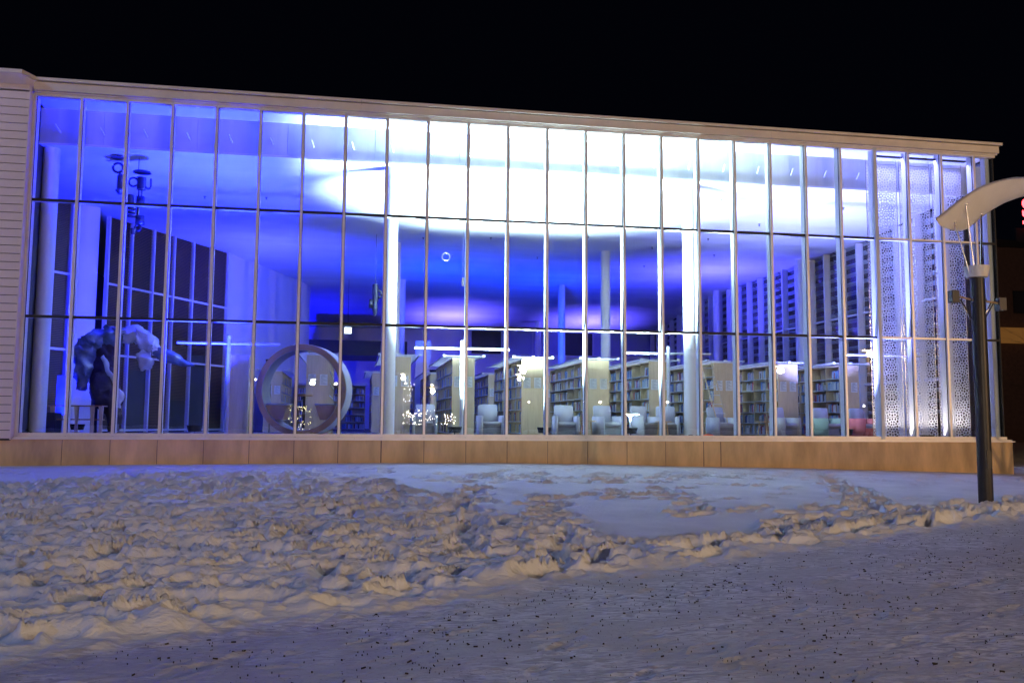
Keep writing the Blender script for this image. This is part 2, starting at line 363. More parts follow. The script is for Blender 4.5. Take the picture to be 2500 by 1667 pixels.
    dl = np.hypot(X - 20.77, Y + 7.24); Z -= .11 * np.exp(-(dl / .5) ** 4) * snow
    nr, nc = X.shape; co = np.stack([X, Y, Z], -1).reshape(-1, 3)
    idx = np.arange(nr * nc).reshape(nr, nc); q = np.stack([idx[:-1, :-1], idx[:-1, 1:], idx[1:, 1:], idx[1:, :-1]], -1).reshape(-1, 4)
    me = bpy.data.meshes.new('snow_ground'); me.vertices.add(len(co)); me.vertices.foreach_set('co', co.ravel().astype(np.float32))
    me.loops.add(q.size); me.loops.foreach_set('vertex_index', q.ravel().astype(np.int32)); me.polygons.add(len(q))
    me.polygons.foreach_set('loop_start', np.arange(0, q.size, 4, dtype=np.int32)); me.polygons.foreach_set('loop_total', np.full(len(q), 4, np.int32))
    me.polygons.foreach_set('use_smooth', np.ones(len(q), bool)); me.update(); me.validate()
    at = me.attributes.new('packed', 'FLOAT', 'POINT'); at.data.foreach_set('value', (1 - sst(-.35, .25, s + .3 * (fbm(X * 4, Y * 4, 2, 8) - .5))).ravel().astype(np.float32))
    me.materials.append(M['snow']); o = link('snow_ground', me); o['kind'] = 'structure'
    return stamps
make_ground()
far = box(-300, 320, -300, 420, -.30, -.22); struct('snow_field', far, 'snow')
struct('road', box(-200, 260, -45, -31, -.215, -.12), 'asphalt')

# debris on the path: tiny twigs and grit
mb = MB()
for i in range(9000):
    d = 4.6 * (1 + rng.random() ** .8 * 2.4); tt = rng.uniform(-.5, 1.0); x = CX + tt * d; y = CY + d
    if fbm(np.array(x * 1.3), np.array(y * 1.3), 3, 77) < rng.uniform(.25, .62): continue
    if (y - bank_y(x)) > -.15: continue
    a = rng.normal(.35, .9); z = .012; L = rng.uniform(.0015, .004) if rng.random() < .72 else rng.uniform(.005, .018); wd = rng.uniform(.0008, .0018) if L > .0045 else L * rng.uniform(.5, .9)
    T = Matrix.Translation((x, y, z)) @ Matrix.Rotation(a, 4, 'Z') @ Matrix.Rotation(rng.normal(0, .15), 4, 'Y')
    mb.box(-L, L, -wd, wd, -.008, .0035, 0, T)
tag(link('path_debris', mb.mesh('path_debris', 'debris')), 'dark twigs and grit scattered over the packed snow path', 'debris', kind='stuff')

# ------------------------------------------------------------------ building shell
B = 1.1; ZG, ZL, ZU, ZT = 1.26, 4.15, 7.08, 9.76; YB = 1.30
def ceil_z(y): return 8.90 - .38 * float(sst(1.3, 7.5, np.array(y))) - 1.15 * float(sst(21, 33, np.array(y)))
ys = [1.30, 1.6, 2, 2.5, 3, 4, 5, 6, 7.5, 10, 13, 16, 19, 21, 23, 25, 27, 29, 31, 33]; xs = [-4 + i * 1.0 for i in range(32)] 
mb = MB(); nx = len(xs); nyy = len(ys)
vs = [(x, y, ceil_z(y)) for y in ys for x in xs] + [(x, y, ceil_z(y) + .08) for y in ys for x in xs]; fs = []
for j in range(nyy - 1):
    for i in range(nx - 1):
        a = j * nx + i; fs.append((a, a + nx, a + nx + 1, a + 1)); a += nx * nyy; fs.append((a, a + 1, a + nx + 1, a + nx))
mb.add(vs, fs); struct('ceiling', mb, 'ceiling_plaster', True)
struct('floor', box(-4, 27.05, .12, 33, .95, 1.18), 'carpet')
rm = MB(); rm.box(-4, 27.05, -.05, 33, 9.98, 10.08); struct('roof', rm, 'facade_metal')
struct('slot_lid', box(-.2, 27.05, .02, 1.30, 9.86, 9.95), 'white_plaster')
mb = MB()
for i in range(0, 12):
    mb.box(-1.1 + i * 2.4 + .004, -1.1 + (i + 1) * 2.4 - .004, YB - .02 , YB + .06, 8.90, 9.86)
struct('bulkhead_wall', mb, 'bulkhead_panel')
struct('bulkhead_trim', box(-1.1, 27.0, YB - .045, YB - .0205, 8.87, 8.93), 'white_plaster')
# back wall, with a band of windows above a plain wall
struct('back_wall', box(-4, 27.05, 32.2, 32.5, 1.18, 8.6), 'white_plaster')
bw = thing('window_band', 'row of dark windows high on the back wall', 'window', (0, 32.2, 5.9))
x = 15.2
while x < 27:
    part('window_frame', box(x, x + .10, -.14, -.02, 0, 1.6), 'shelf_grey', bw)
    part('pane', box(x + .10, x + 2.0, -.07, -.05, .06, 1.5), 'black_case' if int(x) % 3 == 0 else 'board_blue', bw); x += 2.0
part('sill', box(15.2, 27, -.20, -.02, -.08, 0), 'white_plaster', bw)
struct('dark_recess_box', box(5.2, 11.0, 27.5, 32.1, 5.35, 6.2), 'black_case')  # solid black box; the dark of the back opening is its colour
struct('left_wall', box(-4.2, -4.0, .12, 33, 1.18, 9.8), 'black_case')

# angled white wall and pier on the left
def wall_seg(x0, y0, x1, y1, z0, z1, th=.2):
    d = Vector((x1 - x0, y1 - y0, 0)); L = d.length; a = math.atan2(d.y, d.x)
    T = Matrix.Translation((x0, y0, 0)) @ Matrix.Rotation(a, 4, 'Z'); return MB().box(0, L, 0, th, z0, z1, 0, T)
struct('angled_wall', wall_seg(2.85, 14.3, 5.75, 22.4, 1.18, 8.6), 'white_plaster')
struct('angled_wall_return', wall_seg(5.75, 22.4, 2.0, 24.0, 1.18, 8.6), 'white_plaster')
tag(link('wall_pier', wall_seg(-.84, 6.6, -.25, 7.0, 1.18, 8.56, 1.0).mesh('wall_pier', 'white_plaster')), 'tall rectangular wall pier glowing blue behind the sculpture', 'pier')
# blinds window wall, angled
def blinds_wall(name, x0, y0, x1, y1, label, mod=1.15):
    d = Vector((x1 - x0, y1 - y0, 0)); L = d.length; t = thing(name, label, 'window wall', (x0, y0, 1.18), math.atan2(d.y, d.x))
    n = max(1, round(L / mod)); m = L / n
    for i in range(n + 1): part('mullion', box(i * m - .035, i * m + .035, -.08, .06, 0, 7.35), 'frame_paint', t)
    for z in (.05, 2.6, 5.0):
        for i in range(n): part('transom', box(i * m + .035, (i + 1) * m - .035, -.05, .04, z, z + .07), 'frame_paint', t)
    for i in range(n):
        part('pane', box(i * m + .036, (i + 1) * m - .036, .061, .075, .02, 7.35), 'black_case', t)
        bl = MB(); z = .15
        top = 7.3; lo = (.15, 2.2, .15, 1.2, 3.0, .15)[i % 6]; z = lo
        while z < top: bl.box(i * m + .05, (i + 1) * m - .05, -.005, .042, z, z + .012); z += .055
        part('blind', bl, 'blind', t, kind='stuff')
    return t
blinds_wall('window_wall', -.29, 8.2, 2.80, 14.25, 'angled window wall with closed dark blinds beyond the pier')
blinds_wall('window_wall', -3.2, 3.2, -.95, 6.5, 'dark blind covered windows between the corner column and the pier')

# columns on a nine metre grid
colmesh = {}
def column(x, y, r, label):
    zt = ceil_z(y) + .02; mb = MB().lathe([(r, 1.18), (r, zt)], 32); o = link('round_column', mb.mesh('round_column', 'column_white', True), None, (x, y, 0)); tag(o, label, 'column', 'round white columns')
COLS = [(-.12, 1.75, .205, 'round white column in the far left corner behind the glass'), (9.0, 1.75, .205, 'brightly lit white column between the T lamp and the ring booth'),
        (18.0, 1.75, .205, 'brightly lit white column with the orange plug at its foot'), (26.55, 1.75, .205, 'white column at the right corner behind the lace screens'),
        (9.55, 10.75, .19, 'dim white column just behind the left bright column'), (10.25, 19.75, .18, 'far dim column, third behind the left bright column'),
        (17.95, 10.75, .195, 'pale column rising behind the middle bookcases, second from the glass'), (18.25, 19.75, .18, 'thinner grey blue column third from the glass in the middle row'),
        (18.9, 28.75, .18, 'smallest blue column farthest back in the middle row'), (26.45, 10.75, .195, 'white column against the louvred window wall near the right bookcases'), (26.5, 19.75, .19, 'lavender column against the louvred window wall, farthest one')]
for c in COLS: column(*c)

# right window wall with outside louvres
rw = thing('window_wall', 'tall window wall with outside louvres at the right end of the hall', 'window wall', (27.0, 2.3, 1.18))
mo = 1.2; n = 24
for i in range(n + 1):
    h = ceil_z(2.3 + i * mo) - 1.18 - .02
    part('mullion', box(-.22, .06, i * mo - .04, i * mo + .04, 0, h), 'frame_paint', rw)
for i in range(n):
    h = ceil_z(2.3 + (i + 1) * mo) - 1.18 - .05
    for z in (1.9, 4.6): part('transom', box(-.06, .04, i * mo + .04, (i + 1) * mo - .04, z, z + .07), 'frame_paint', rw)
    part('pane', box(0, .012, i * mo + .041, (i + 1) * mo - .041, .02, h), 'pane_glass', rw)
    if i % 6 == 1: part('wall_panel', box(-.03, -.012, i * mo + .041, (i + 1) * mo - .041, .02, h), 'white_plaster', rw)
lm = None
for i in range(0, n, 2):
    for k in range(19):
        T = Matrix.Translation((.30, i * mo + .06, .9 + k * .36)) @ Matrix.Rotation(R(25), 4, 'Y')
        if lm is None: lm = MB().box(-.11, .11, 0, 2 * mo - .12, -.012, .012).mesh('louvre_blade', 'louvre')
        o = link('louvre_blade', lm, rw); o.matrix_local = T
part('upper_rail', box(-.10, .06, -.04, n * mo, -.0, .0 + .02), 'frame_paint', rw)
struct('outer_dark_wall', box(29.5, 29.7, 4, 33, .2, 9.0), 'brick_dark')

# ------------------------------------------------------------------ glass curtain wall
gw = thing('curtain_wall', 'long two transom glass curtain wall of the lit library hall', 'glass wall', (0, 0, 0))
capm = box(-.032, .032, -.075, -.012, ZG - .05, ZT + .03).mesh('mullion_cap', 'cap_metal')
gskm = box(-.045, .045, -.0115, .004, ZG, ZT).mesh('gasket', 'gasket')
fin = box(-.028, .028, .03, .24, ZG - .02, ZT + .04).mesh('mullion', 'frame_paint')
for i in range(25):
    if i == 21: 
        part('corner_post', box(i * B - .05, i * B + .05, -.10, .0, ZG - .08, ZT + .03), 'shelf_grey', gw)
    else: link('mullion_cap', capm, gw, (i * B, 0, 0))
    link('gasket', gskm, gw, (i * B, 0, 0)); link('mullion', fin, gw, (i * B, 0, 0))
bm_ = {}
for (z0, z1, nm) in ((ZG, ZL, 'a'), (ZL, ZU, 'b'), (ZU, ZT, 'c')):
    pm = box(.046, B - .046, 0, .014, z0 + .03, z1 - .03).mesh('pane', 'pane_glass')
    for i in range(24):
        o = link('pane', pm, gw, (i * B, 0, 0)); o.rotation_euler = (rng.normal(0, .0012), 0, rng.normal(0, .0012))
tg = box(.046, B - .046, -.012, .016, -.032, .032).mesh('transom_gasket', 'gasket')
tr_ = box(.03, B - .03, .03, .16, -.03, .03).mesh('transom', 'frame_paint')
tc_ = box(.034, B - .034, -.045, -.0125, -.025, .025).mesh('transom_cap', 'cap_metal')
for z in (ZL, ZU):
    for i in range(24):
        link('transom_gasket', tg, gw, (i * B, 0, z)); link('transom', tr_, gw, (i * B, 0, z))
        if i >= 21: link('transom_cap', tc_, gw, (i * B, 0, z))
for i in range(24):
    part('frame_head', box(i * B + .034, (i + 1) * B - .034, -.07, .10, ZT - .035, ZT + .035), 'cap_metal', gw)
    part('frame_sill', box(i * B + .034, (i + 1) * B - .034, -.07, .10, ZG - .055, ZG + .025), 'cap_metal', gw)
    br = MB().tube([(i * B + .16, YB - .30, 9.36), (i * B + .22, YB - .03, 9.22)], .016, 6); part('brace', br, 'rod_white', gw)
# narrow corner bay to the right
part('pane', box(24 * B + .046, 27.06, 0, .014, ZG + .03, ZT), 'pane_glass', gw)
for z in (ZL, ZU): part('transom_gasket', box(24 * B + .05, 27.06, -.012, .016, z - .032, z + .032), 'gasket', gw); part('transom', box(24 * B + .05, 26.9, .03, .16, z - .03, z + .03), 'frame_paint', gw)
part('corner_post', box(26.90, 27.04, .10, .30, ZG, ZT), 'frame_paint', gw)
part('corner_gasket', box(27.062, 27.09, -.02, .30, ZG, ZT), 'gasket', gw)
part('pane', box(27.07, 27.085, .305, 2.2, ZG, ZT - .02), 'pane_glass', gw)
part('frame_sill', box(24 * B + .034, 27.12, -.07, .10, ZG - .055, ZG + .025), 'cap_metal', gw)
part('frame_head', box(24 * B + .034, 27.12, -.07, .10, ZT - .035, ZT + .035), 'cap_metal', gw)

# fascia / parapet
fa = thing('roof_fascia', 'tan metal fascia with cap running along the flat roof edge', 'fascia', (0, 0, 0))
xj = [-.02, 3.6, 8.1, 12.1, 15.7, 19.8, 23.2, 27.20]
for a, b in zip(xj[:-1], xj[1:]): part('fascia_panel', box(a + .003, b - .003, -.16, .0, 9.845, 10.055), 'facade_metal', fa)
part('drip_strip', box(0, 27.18, -.10, 0, 9.80, 9.833), 'cap_metal', fa)
part('shadow_gap', box(0, 27.15, -.13, .0, 10.056, 10.075), 'gasket', fa)
for a, b in zip(xj[:-1], xj[1:]): part('roof_cap', box(a + (.0 if a > 0 else .0), b - .003 + (.08 if b > 27 else 0), -.23, .2, 10.076, 10.15), 'facade_metal', fa)
part('fascia_return', box(27.03, 27.19, .002, 30, 9.83, 10.07), 'facade_metal', fa)

# stone base
bs = thing('base_wall', 'tan stone plinth under the glass wall with dark joints', 'plinth', (0, 0, 0))
bx = [-.02] + [i * B for i in (1, 2, 3, 4, 5, 6, 7, 8, 9, 10, 11, 12, 13, 14, 15, 16)] + [18.1, 27.2]
for a, b in zip(bx[:-1], bx[1:]):
    dark = round(b, 1) in (8.8, 17.6, 18.1)
    part('stone_panel', box(a + .002, b - (.022 if dark else .012), -.20, .1, -.2, 1.13), 'base_stone', bs)
part('joint', box(-.02, 27.18, -.185, -.1, -.2, 1.12), 'black_case', bs)
part('base_return', box(27.0, 27.19, .101, 32, -.2, 1.13), 'base_stone', bs)
for a, b in zip(xj[:-1], xj[1:]):
    part('sill_flashing', box(a + .001, b - .002 + (.05 if b > 27 else 0), -.245, .02, 1.131, 1.165), 'cap_metal', bs); part('sill_cap', box(a + .001, b - .002 + (.02 if b > 27 else 0), -.16, .0, 1.166, 1.202), 'cap_metal', bs)

# left wing clad in boards
wg = thing('clad_wing', 'left wing clad in mauve horizontal boards under a projecting cap', 'wing', (0, 0, 0))
brd = MB().box(-6.0, -.06, -.30, -.255, 0, .188); brm = brd.mesh('siding_board', 'siding', bevel=.004)
z = 1.15
for k in range(42): link('siding_board', brm, wg, (rng.normal(0, .004), rng.normal(0, .0015), z + k * .2045))
part('backing', box(-6.0, -.07, -.248, -.15, 1.1, 9.75), 'black_case', wg)
part('corner_trim', box(-.060, -.035, -.305, -.0, 1.12, 9.76), 'siding', wg)
part('soffit_board', box(-6.0, -.05, -.31, -.10, 9.77, 9.90), 'siding', wg)
mb = MB(); a = [(-6, -.36, 9.93), (-.12, -.36, 9.93), (.02, -.05, 9.93), (-6, -.05, 9.93)]
part('parapet_band', MB().add([(-6, -.30, 9.905), (-.14, -.30, 9.905), (.0, -.02, 9.905), (-6, -.02, 9.905), (-6, -.62, 10.06), (-.14, -.62, 10.06), (.02, -.17, 10.06), (-6, -.17, 10.06)], [(0, 1, 2, 3), (0, 4, 5, 1), (1, 5, 6, 2), (4, 7, 6, 5), (0, 3, 7, 4), (3, 2, 6, 7)]), 'siding', wg)
part('roof_cap', MB().add([(-6, -.66, 10.062), (-.13, -.66, 10.062), (.05, -.235, 10.062), (-6, .2, 10.062), (-6, -.66, 10.155), (-.13, -.66, 10.155), (.05, -.235, 10.155), (-6, .2, 10.155), (.05, .2, 10.062), (.05, .2, 10.155)], [(0, 3, 8, 2, 1), (0, 1, 5, 4), (1, 2, 6, 5), (4, 5, 6, 9, 7), (2, 8, 9, 6)]), 'facade_metal', wg)
part('stone_panel', box(-6, -.022, -.19, -.0, -.2, 1.12), 'base_stone', wg)
part('wing_body', box(-6, -.3, -.149, 3, 0, 9.75), 'black_case', wg)

# ------------------------------------------------------------------ lace screens (voronoi web around flower centres)
def clip_poly(poly, p, q):
    mx, my = (p[0] + q[0]) / 2, (p[1] + q[1]) / 2; nx_, ny_ = q[0] - p[0], q[1] - p[1]; out = []
    for i in range(len(poly)):
        a = poly[i]; b = poly[(i + 1) % len(poly)]; da = (a[0] - mx) * nx_ + (a[1] - my) * ny_; db = (b[0] - mx) * nx_ + (b[1] - my) * ny_
        if da <= 0: out.append(a)
        if da * db < 0: t_ = da / (da - db); out.append((a[0] + (b[0] - a[0]) * t_, a[1] + (b[1] - a[1]) * t_))
    return out
def lace_panel(W=1.0, H=.572, seed=1):
    rg = random.Random(seed); pts = []; c = (.62, H / 2)
    pts.append(c)
    for rr, n, off in ((.075, 6, 0), (.15, 11, .2), (.235, 16, 0)):
        for k in range(n):
            a = 2 * math.pi * (k + off) / n; pts.append((c[0] + rr * math.cos(a), c[1] + rr * math.sin(a)))
    for cy in (.12, .44):
        f = (.17, cy); pts.append(f)
        for k in range(6): a = 2 * math.pi * (k + .5) / 6; pts.append((f[0] + .095 * math.cos(a), f[1] + .095 * math.sin(a)))
    tries = 0
    while tries < 3000:
        tries += 1; p = (rg.uniform(.01, W - .01), rg.uniform(.01, H - .01))
        if math.hypot(p[0] - c[0], p[1] - c[1]) > .28 and all(math.hypot(p[0] - q[0], p[1] - q[1]) > .066 for q in pts): pts.append(p)
    pts = [p for p in pts if .005 < p[0] < W - .005 and .005 < p[1] < H - .005]
    mb = MB(); th = .006; flowers = [(.17, .12), (.17, .44)]
    for p in pts:
        poly = [(0, 0), (W, 0), (W, H), (0, H)]
        for q in sorted((q for q in pts if q is not p), key=lambda q: (q[0] - p[0]) ** 2 + (q[1] - p[1]) ** 2)[:22]:
            poly = clip_poly(poly, p, q)
            if len(poly) < 3: break
        if len(poly) < 3: continue
        cx = sum(a[0] for a in poly) / len(poly); cy = sum(a[1] for a in poly) / len(poly)
        fl = min(math.hypot(p[0] - f[0], p[1] - f[1]) for f in flowers); shr = .80 if .02 < fl < .12 else rg.uniform(.55, .76); inn = [(cx + (a[0] - cx) * shr, cy + (a[1] - cy) * shr) for a in poly]; n = len(poly)
        # round the hole: cut corners
        vs = [(a[0], 0, a[1]) for a in poly] + [(a[0], 0, a[1]) for a in inn] + [(a[0], th, a[1]) for a in inn] + [(a[0], th, a[1]) for a in poly]
        fs = []
        for k in range(n):
            k2 = (k + 1) % n; fs += [(k, k2, n + k2, n + k), (n + k, n + k2, 2 * n + k2, 2 * n + k), (2 * n + k, 2 * n + k2, 3 * n + k2, 3 * n + k)]
        mb.add(vs, fs)
    return mb.mesh('lace_panel', 'lace_sheet')
def screen_material():
    m, n, out = nt('lace_sheet'); L = n.links.new
    b = n.nodes.new('ShaderNodeBsdfPrincipled'); b.inputs['Base Color'].default_value = (.86, .86, .87, 1); b.inputs['Roughness'].default_value = .5
    t = n.nodes.new('ShaderNodeBsdfTranslucent'); t.inputs[0].default_value = (.9, .9, .92, 1)
    x = n.nodes.new('ShaderNodeMixShader'); x.inputs[0].default_value = .42; L(b.outputs[0], x.inputs[1]); L(t.outputs[0], x.inputs[2]); L(x.outputs[0], out.inputs[0]); M['lace_sheet'] = m
screen_material()
lace = [lace_panel(1.0, .572, s) for s in (1, 2)]
for bi in range(3):
    t = thing('lace_screen', ('leftmost lace cut white screen next to the black corner post', 'middle one of the three lace cut white screens', 'rightmost lace cut white screen behind the street lamp')[bi], 'screen', (21.06 * B + bi * B + .0, .50, ZG - .02), 0, 'lace cut screens hanging behind the end bays')
    for k in range(14):
        link('lace_panel', lace[(k + bi) % 2], t, (0 if (bi) % 2 == 0 else 0.0, 0, .03 + k * .585))
    part('hanging_rail', box(0, 1.0, -.012, .02, 8.23, 8.26), 'rod_white', t)
    for xx in (-.012, 1.001): part('side_cable', box(xx, xx + .010, 0, .01, 0, 8.4), 'steel', t)

# ------------------------------------------------------------------ bookcases
CW, CL, CH = .68, 5.4, 2.36; NB, NT_ = 6, 6
def make_bookcase():
    t = thing('bookcase', 'x', 'bookcase')
    h = CW / 2
    part('end_panel', box(-h, h, 0, .04, 0, CH), 'birch', t); part('end_panel', box(-h, h, CL - .04, CL, 0, CH), 'birch', t)
    part('top_board', box(-h, h, .041, CL - .041, CH - .035, CH - .002), 'birch', t)
    part('back_panel', box(-.012, .012, .041, CL - .041, .05, CH - .04), 'birch', t)
    up = box(-h + .01, h - .01, -.012, .012, .02, CH - .04).mesh('upright', 'birch')
    for i in range(1, NB): link('upright', up, t, (0, i * CL / NB, 0))
    sh = box(-h + .005, h - .005, .03, CL / NB - .03, -.011, .011).mesh('shelf', 'shelf_grey')
    for i in range(NB):
        for k in range(NT_): link('shelf', sh, t, (0, i * CL / NB, .10 + k * .365))
    for s in (-1, 1):
        nb = part('notice', box(s * .165 - .11, s * .165 + .11, -.006, -.001, 1.48, 1.80), 'paper', t); tx = MB()
        for k in range(8): tx.box(s * .165 - .085, s * .165 + .085 - (.05 * ((k * 7) % 3)), -.0085, -.0065, 1.52 + k * .032, 1.528 + k * .032)
        for k in range(3): tx.box(s * .165 - .05 + k * .035, s * .165 - .03 + k * .035, -.0085, -.0065, 1.766, 1.782)
        part('printed_lines', tx, 'ink', nb)
    lr = part('light_rack', MB().box(-.62, -.575, -.12, CL + .05, CH + .035, CH + .075).box(.575, .62, -.12, CL + .05, CH + .035, CH + .075), 'rod_white', t)
    sl = MB().tube([(-.60, 0, 0), (.60, 0, 0)], .012, 6).mesh('slat', 'rod_white')
    for i in range(15): link('slat', sl, lr, (0, -.06 + i * (CL + .05) / 15, CH + .055))
    for s in (-.6, .6, 0): part('bracket', box(s - .04, s + .04, -.14, -.06, CH + .02, CH + .09), 'rod_white', lr)
    return t
def make_books(seed):
    rg = random.Random(seed); mb = MB(); h = CW / 2
    for s in (-1, 1):
        for i in range(NB):
            for k in range(NT_):
                z0 = .10 + k * .365 + .0115; y = i * CL / NB + .045; end = (i + 1) * CL / NB - .045
                if rg.random() < .05: continue
                stop = end if rg.random() < .35 else end - rg.uniform(.05, .42)
                mi = rg.randrange(8)
                while y < stop - .03:
                    th = rg.uniform(.018, .045); hh = rg.uniform(.19, .29); dp = rg.uniform(.13, .19)
                    if rg.random() < .72: mi = rg.choice([0, 1, 1, 2, 3, 3, 4, 5, 6, 6, 7, 2])
                    xo = h - .03 - rg.uniform(0, .03)
                    if y + th > stop: break
                    if s > 0: mb.box(xo - dp, xo, y, y + th - .002, z0, z0 + hh, mi)
                    else: mb.box(-xo, -xo + dp, y, y + th - .002, z0, z0 + hh, mi)
                    y += th + (.02 if rg.random() < .03 else 0)
    return mb.mesh('books', BOOKS)
book_meshes = [make_books(s) for s in (3, 4, 5)]
proto = make_bookcase()
CASES = [(7.02, 3.05, 'birch bookcase end seen through the ring booth'), (9.38, 3.05, 'birch bookcase end half hidden by the left bright column'),
         (11.30, 3.05, 'birch bookcase end split by the pole of the second T lamp'), (13.42, 3.05, 'birch bookcase between the two grey armchairs left of centre'),
         (15.50, 3.05, 'birch bookcase end with two paper notices at the centre'), (17.48, 3.05, 'birch bookcase just left of the orange plug column'),
         (19.62, 3.05, 'birch bookcase with the ladder leaning beside it'), (21.80, 3.05, 'birch bookcase behind the green armed chair'), (23.95, 3.05, 'last birch bookcase before the lace screens'),
         (4.95, 12.2, 'distant bookcase in the second row left of the ring booth'), (9.1, 12.2, 'distant dark bookcase in the second row right of the ring booth'), (11.4, 12.2, 'distant bookcase in the second row behind the second T lamp'), (13.75, 12.1, 'distant bookcase in the second row above the left grey armchair'),
         (16.1, 12.1, 'distant bookcase in the second row left of the pale column'), (18.5, 12.1, 'distant bookcase in the second row right of the pale column'), (21.0, 12.1, 'distant bookcase in the second row near the louvred windows')]
for i, (x, y, lab) in enumerate(CASES):
    o = proto if i == 0 else copy_tree(proto)
    o.location = (x, y, 1.18); o['label'] = lab; o['group'] = 'birch bookcases with ladder shaped light racks'
    b_ = link('books', book_meshes[i % 3], None, (x, y, 1.18)); tag(b_, 'rows of mixed books filling the ' + lab.split(' ', 1)[1] if False else 'books on the ' + lab, 'books', 'books on the shelves', 'stuff')
# low dark cross shelves at the back
for (x, y, lab) in ((8.6, 20.5, 'dark low cross bookcase far behind the ring booth'), (12.6, 20.5, 'dark low cross bookcase far behind the second T lamp')):
    o = copy_tree(proto); o.location = (x, y, 1.18); o.rotation_euler = (0, 0, R(90)); o['label'] = lab; o['group'] = 'birch bookcases with ladder shaped light racks'; o.scale = (1, .62, .92)
    b_ = link('books', book_meshes[1], None, (x, y, 1.18), (0, 0, R(90)), (1, .62, .92)); tag(b_, 'books on the ' + lab, 'books', 'books on the shelves', 'stuff')
# plain cabinet left of ring
cb = thing('cabinet', 'plain beige panelled cabinet left of the ring booth', 'cabinet', (4.86, 2.5, 1.18))
for k in range(8): part('front_board', box(-.27, .27, -.02, 0, .02 + k * .283, .297 + k * .283), 'birch', cb)
part('carcass', box(-.268, .268, .001, .9, 0, 2.28), 'birch', cb)

# ------------------------------------------------------------------ armchairs
def make_chair():
    t = thing('armchair', 'x', 'armchair')
    part('seat', box(-.265, .265, -.30, .27, .33, .46), 'chair_fabric', t, True, bevel=.035)
    T = Matrix.Translation((0, .22, .40)) @ Matrix.Rotation(R(-9), 4, 'X')
    part('backrest', MB().box(-.28, .28, 0, .13, -.05, .56, 0, T), 'chair_fabric', t, True, bevel=.03)
    for s in (-1, 1):
        x0, x1 = (s * .36, s * .272) if s < 0 else (.272, .36)
        part('armrest', box(x0, x1, -.33, .33, .0, .63), 'chair_fabric', t, True, bevel=.02)
    part('front_panel', box(-.27, .27, -.22, .30, .10, .325), 'chair_fabric_shade', t)  # recess under the seat, its shade put into the fabric colour
    return t
pc = make_chair()
CH_ = [(11.93, 1.75, 4, 'light grey armchair left of centre facing the glass'), (14.15, 1.75, -3, 'light grey armchair in front of the bookcase with the reflected lamps'),
       (15.45, 1.85, 14, 'light grey armchair turned by the mullion below the two notices'), (16.60, 1.80, 20, 'grey armchair turned toward the small high table'),
       (17.2 + .42, 1.95 + .6, -16, 'grey armchair partly hidden by the orange plug column'), (19.15, 2.2, 12, 'grey armchair right behind the orange plug column'),
       (21.05, 1.85, 18, 'dark grey armchair beside the ladder bookcase'), (22.55, 1.95, 14, 'dark grey armchair with a green tinted arm'), (23.75, 1.9, 14, 'purple grey armchair with red arm and seat back'), (10.1, 2.3, -6, 'pale armchair behind the left bright column and second T lamp')]
CH_[4] = (17.30, 1.95, -14, 'grey armchair left of the orange plug column')
for i, (x, y, a, lab) in enumerate(CH_):
    o = pc if i == 0 else copy_tree(pc); o.location = (x, y, 1.18); o.rotation_euler = (0, 0, R(a)); o['label'] = lab; o['group'] = 'upholstered armchairs facing the glass'
    if i in (7, 8):
        for c in list(o.children):
            if c.name.startswith('armrest') or (i == 8 and c.name.startswith('front')):
                c.data = c.data.copy(); c.data.materials[0] = M['chair_green' if i == 7 else 'chair_red']

# tables
def side_table(x, y, h, r, label):
    t = thing('side_table', label, 'table', (x, y, 1.18), 0)
    part('top', MB().lathe([(r, h - .03), (r + .004, h - .02), (r, h)], 28), 'table_wood', t, True)
    for k in range(3):
        a = 2 * math.pi * k / 3 + .4; part('leg', MB().tube([(r * .55 * math.cos(a), r * .55 * math.sin(a), h - .031), (r * .8 * math.cos(a), r * .8 * math.sin(a), 0)], .018, 8), 'table_wood', t, True)
def pedestal(x, y, h, r, label):
    t = thing('pedestal_table', label, 'table', (x, y, 1.18))
    part('top', MB().lathe([(r, h - .025), (r + .004, h - .01), (r, h)], 28), 'paper', t, True)
    part('stem', MB().lathe([(.17, 0), (.16, .02), (.03, .10), (.028, h - .1), (.07, h - .026)], 20), 'rod_white', t, True)
side_table(14.78, 1.75, .50, .27, 'small round wood table between two armchairs at centre')
side_table(17.02 + .0, 1.45, .50, .24, 'small round wood table left of the orange plug column')
side_table(20.25, 1.6, .52, .24, 'small round wood table right of the leaning ladder')
pedestal(15.98, 1.35, .70, .25, 'white pedestal table in front of the two notices')

# T lamps
def t_lamp(x, y, label):
    t = thing('floor_lamp', label, 'lamp', (x, y, 1.18), 0, 'white T shaped floor lamps')
    part('pole', MB().tube([(0, 0, .02), (0, 0, 2.78)], .052, 16), 'rod_white', t, True); part('base', MB().lathe([(.2, 0), (.2, .02), (.06, .03)], 24), 'rod_white', t, True)
    for s in (-1, 1): part('arm', MB().tube([(s * .053, -.0, 2.56), (s * 1.38, 0, 2.56)], .035, 12), 'rod_white', t, True)
t_lamp(4.63, 2.0, 'white T shaped lamp left of the plain cabinet'); t_lamp(11.13, 2.0, 'white T shaped lamp right of the left bright column'); t_lamp(17.50, 2.3, 'white T shaped lamp beside the orange plug column'); t_lamp(23.99, 1.3, 'lavender lit T shaped lamp next to the black corner post')

# ladder
ld = thing('ladder', 'thin pale ladder leaning against the bookcase right of the orange plug column', 'ladder', (18.75, 2.2, 1.18))
for s in (0, .34): part('rail', MB().tube([(s + .40, 0, 0), (s - .02, .55, 2.35)], .022, 8), 'birch', ld, True)
for k in range(8): f = .08 + k * .12; part('rung', MB().tube([(.40 - .42 * f + .02, .55 * f, 2.35 * f), (.74 - .42 * f - .02, .55 * f, 2.35 * f)], .012, 6), 'rod_white', ld, True)

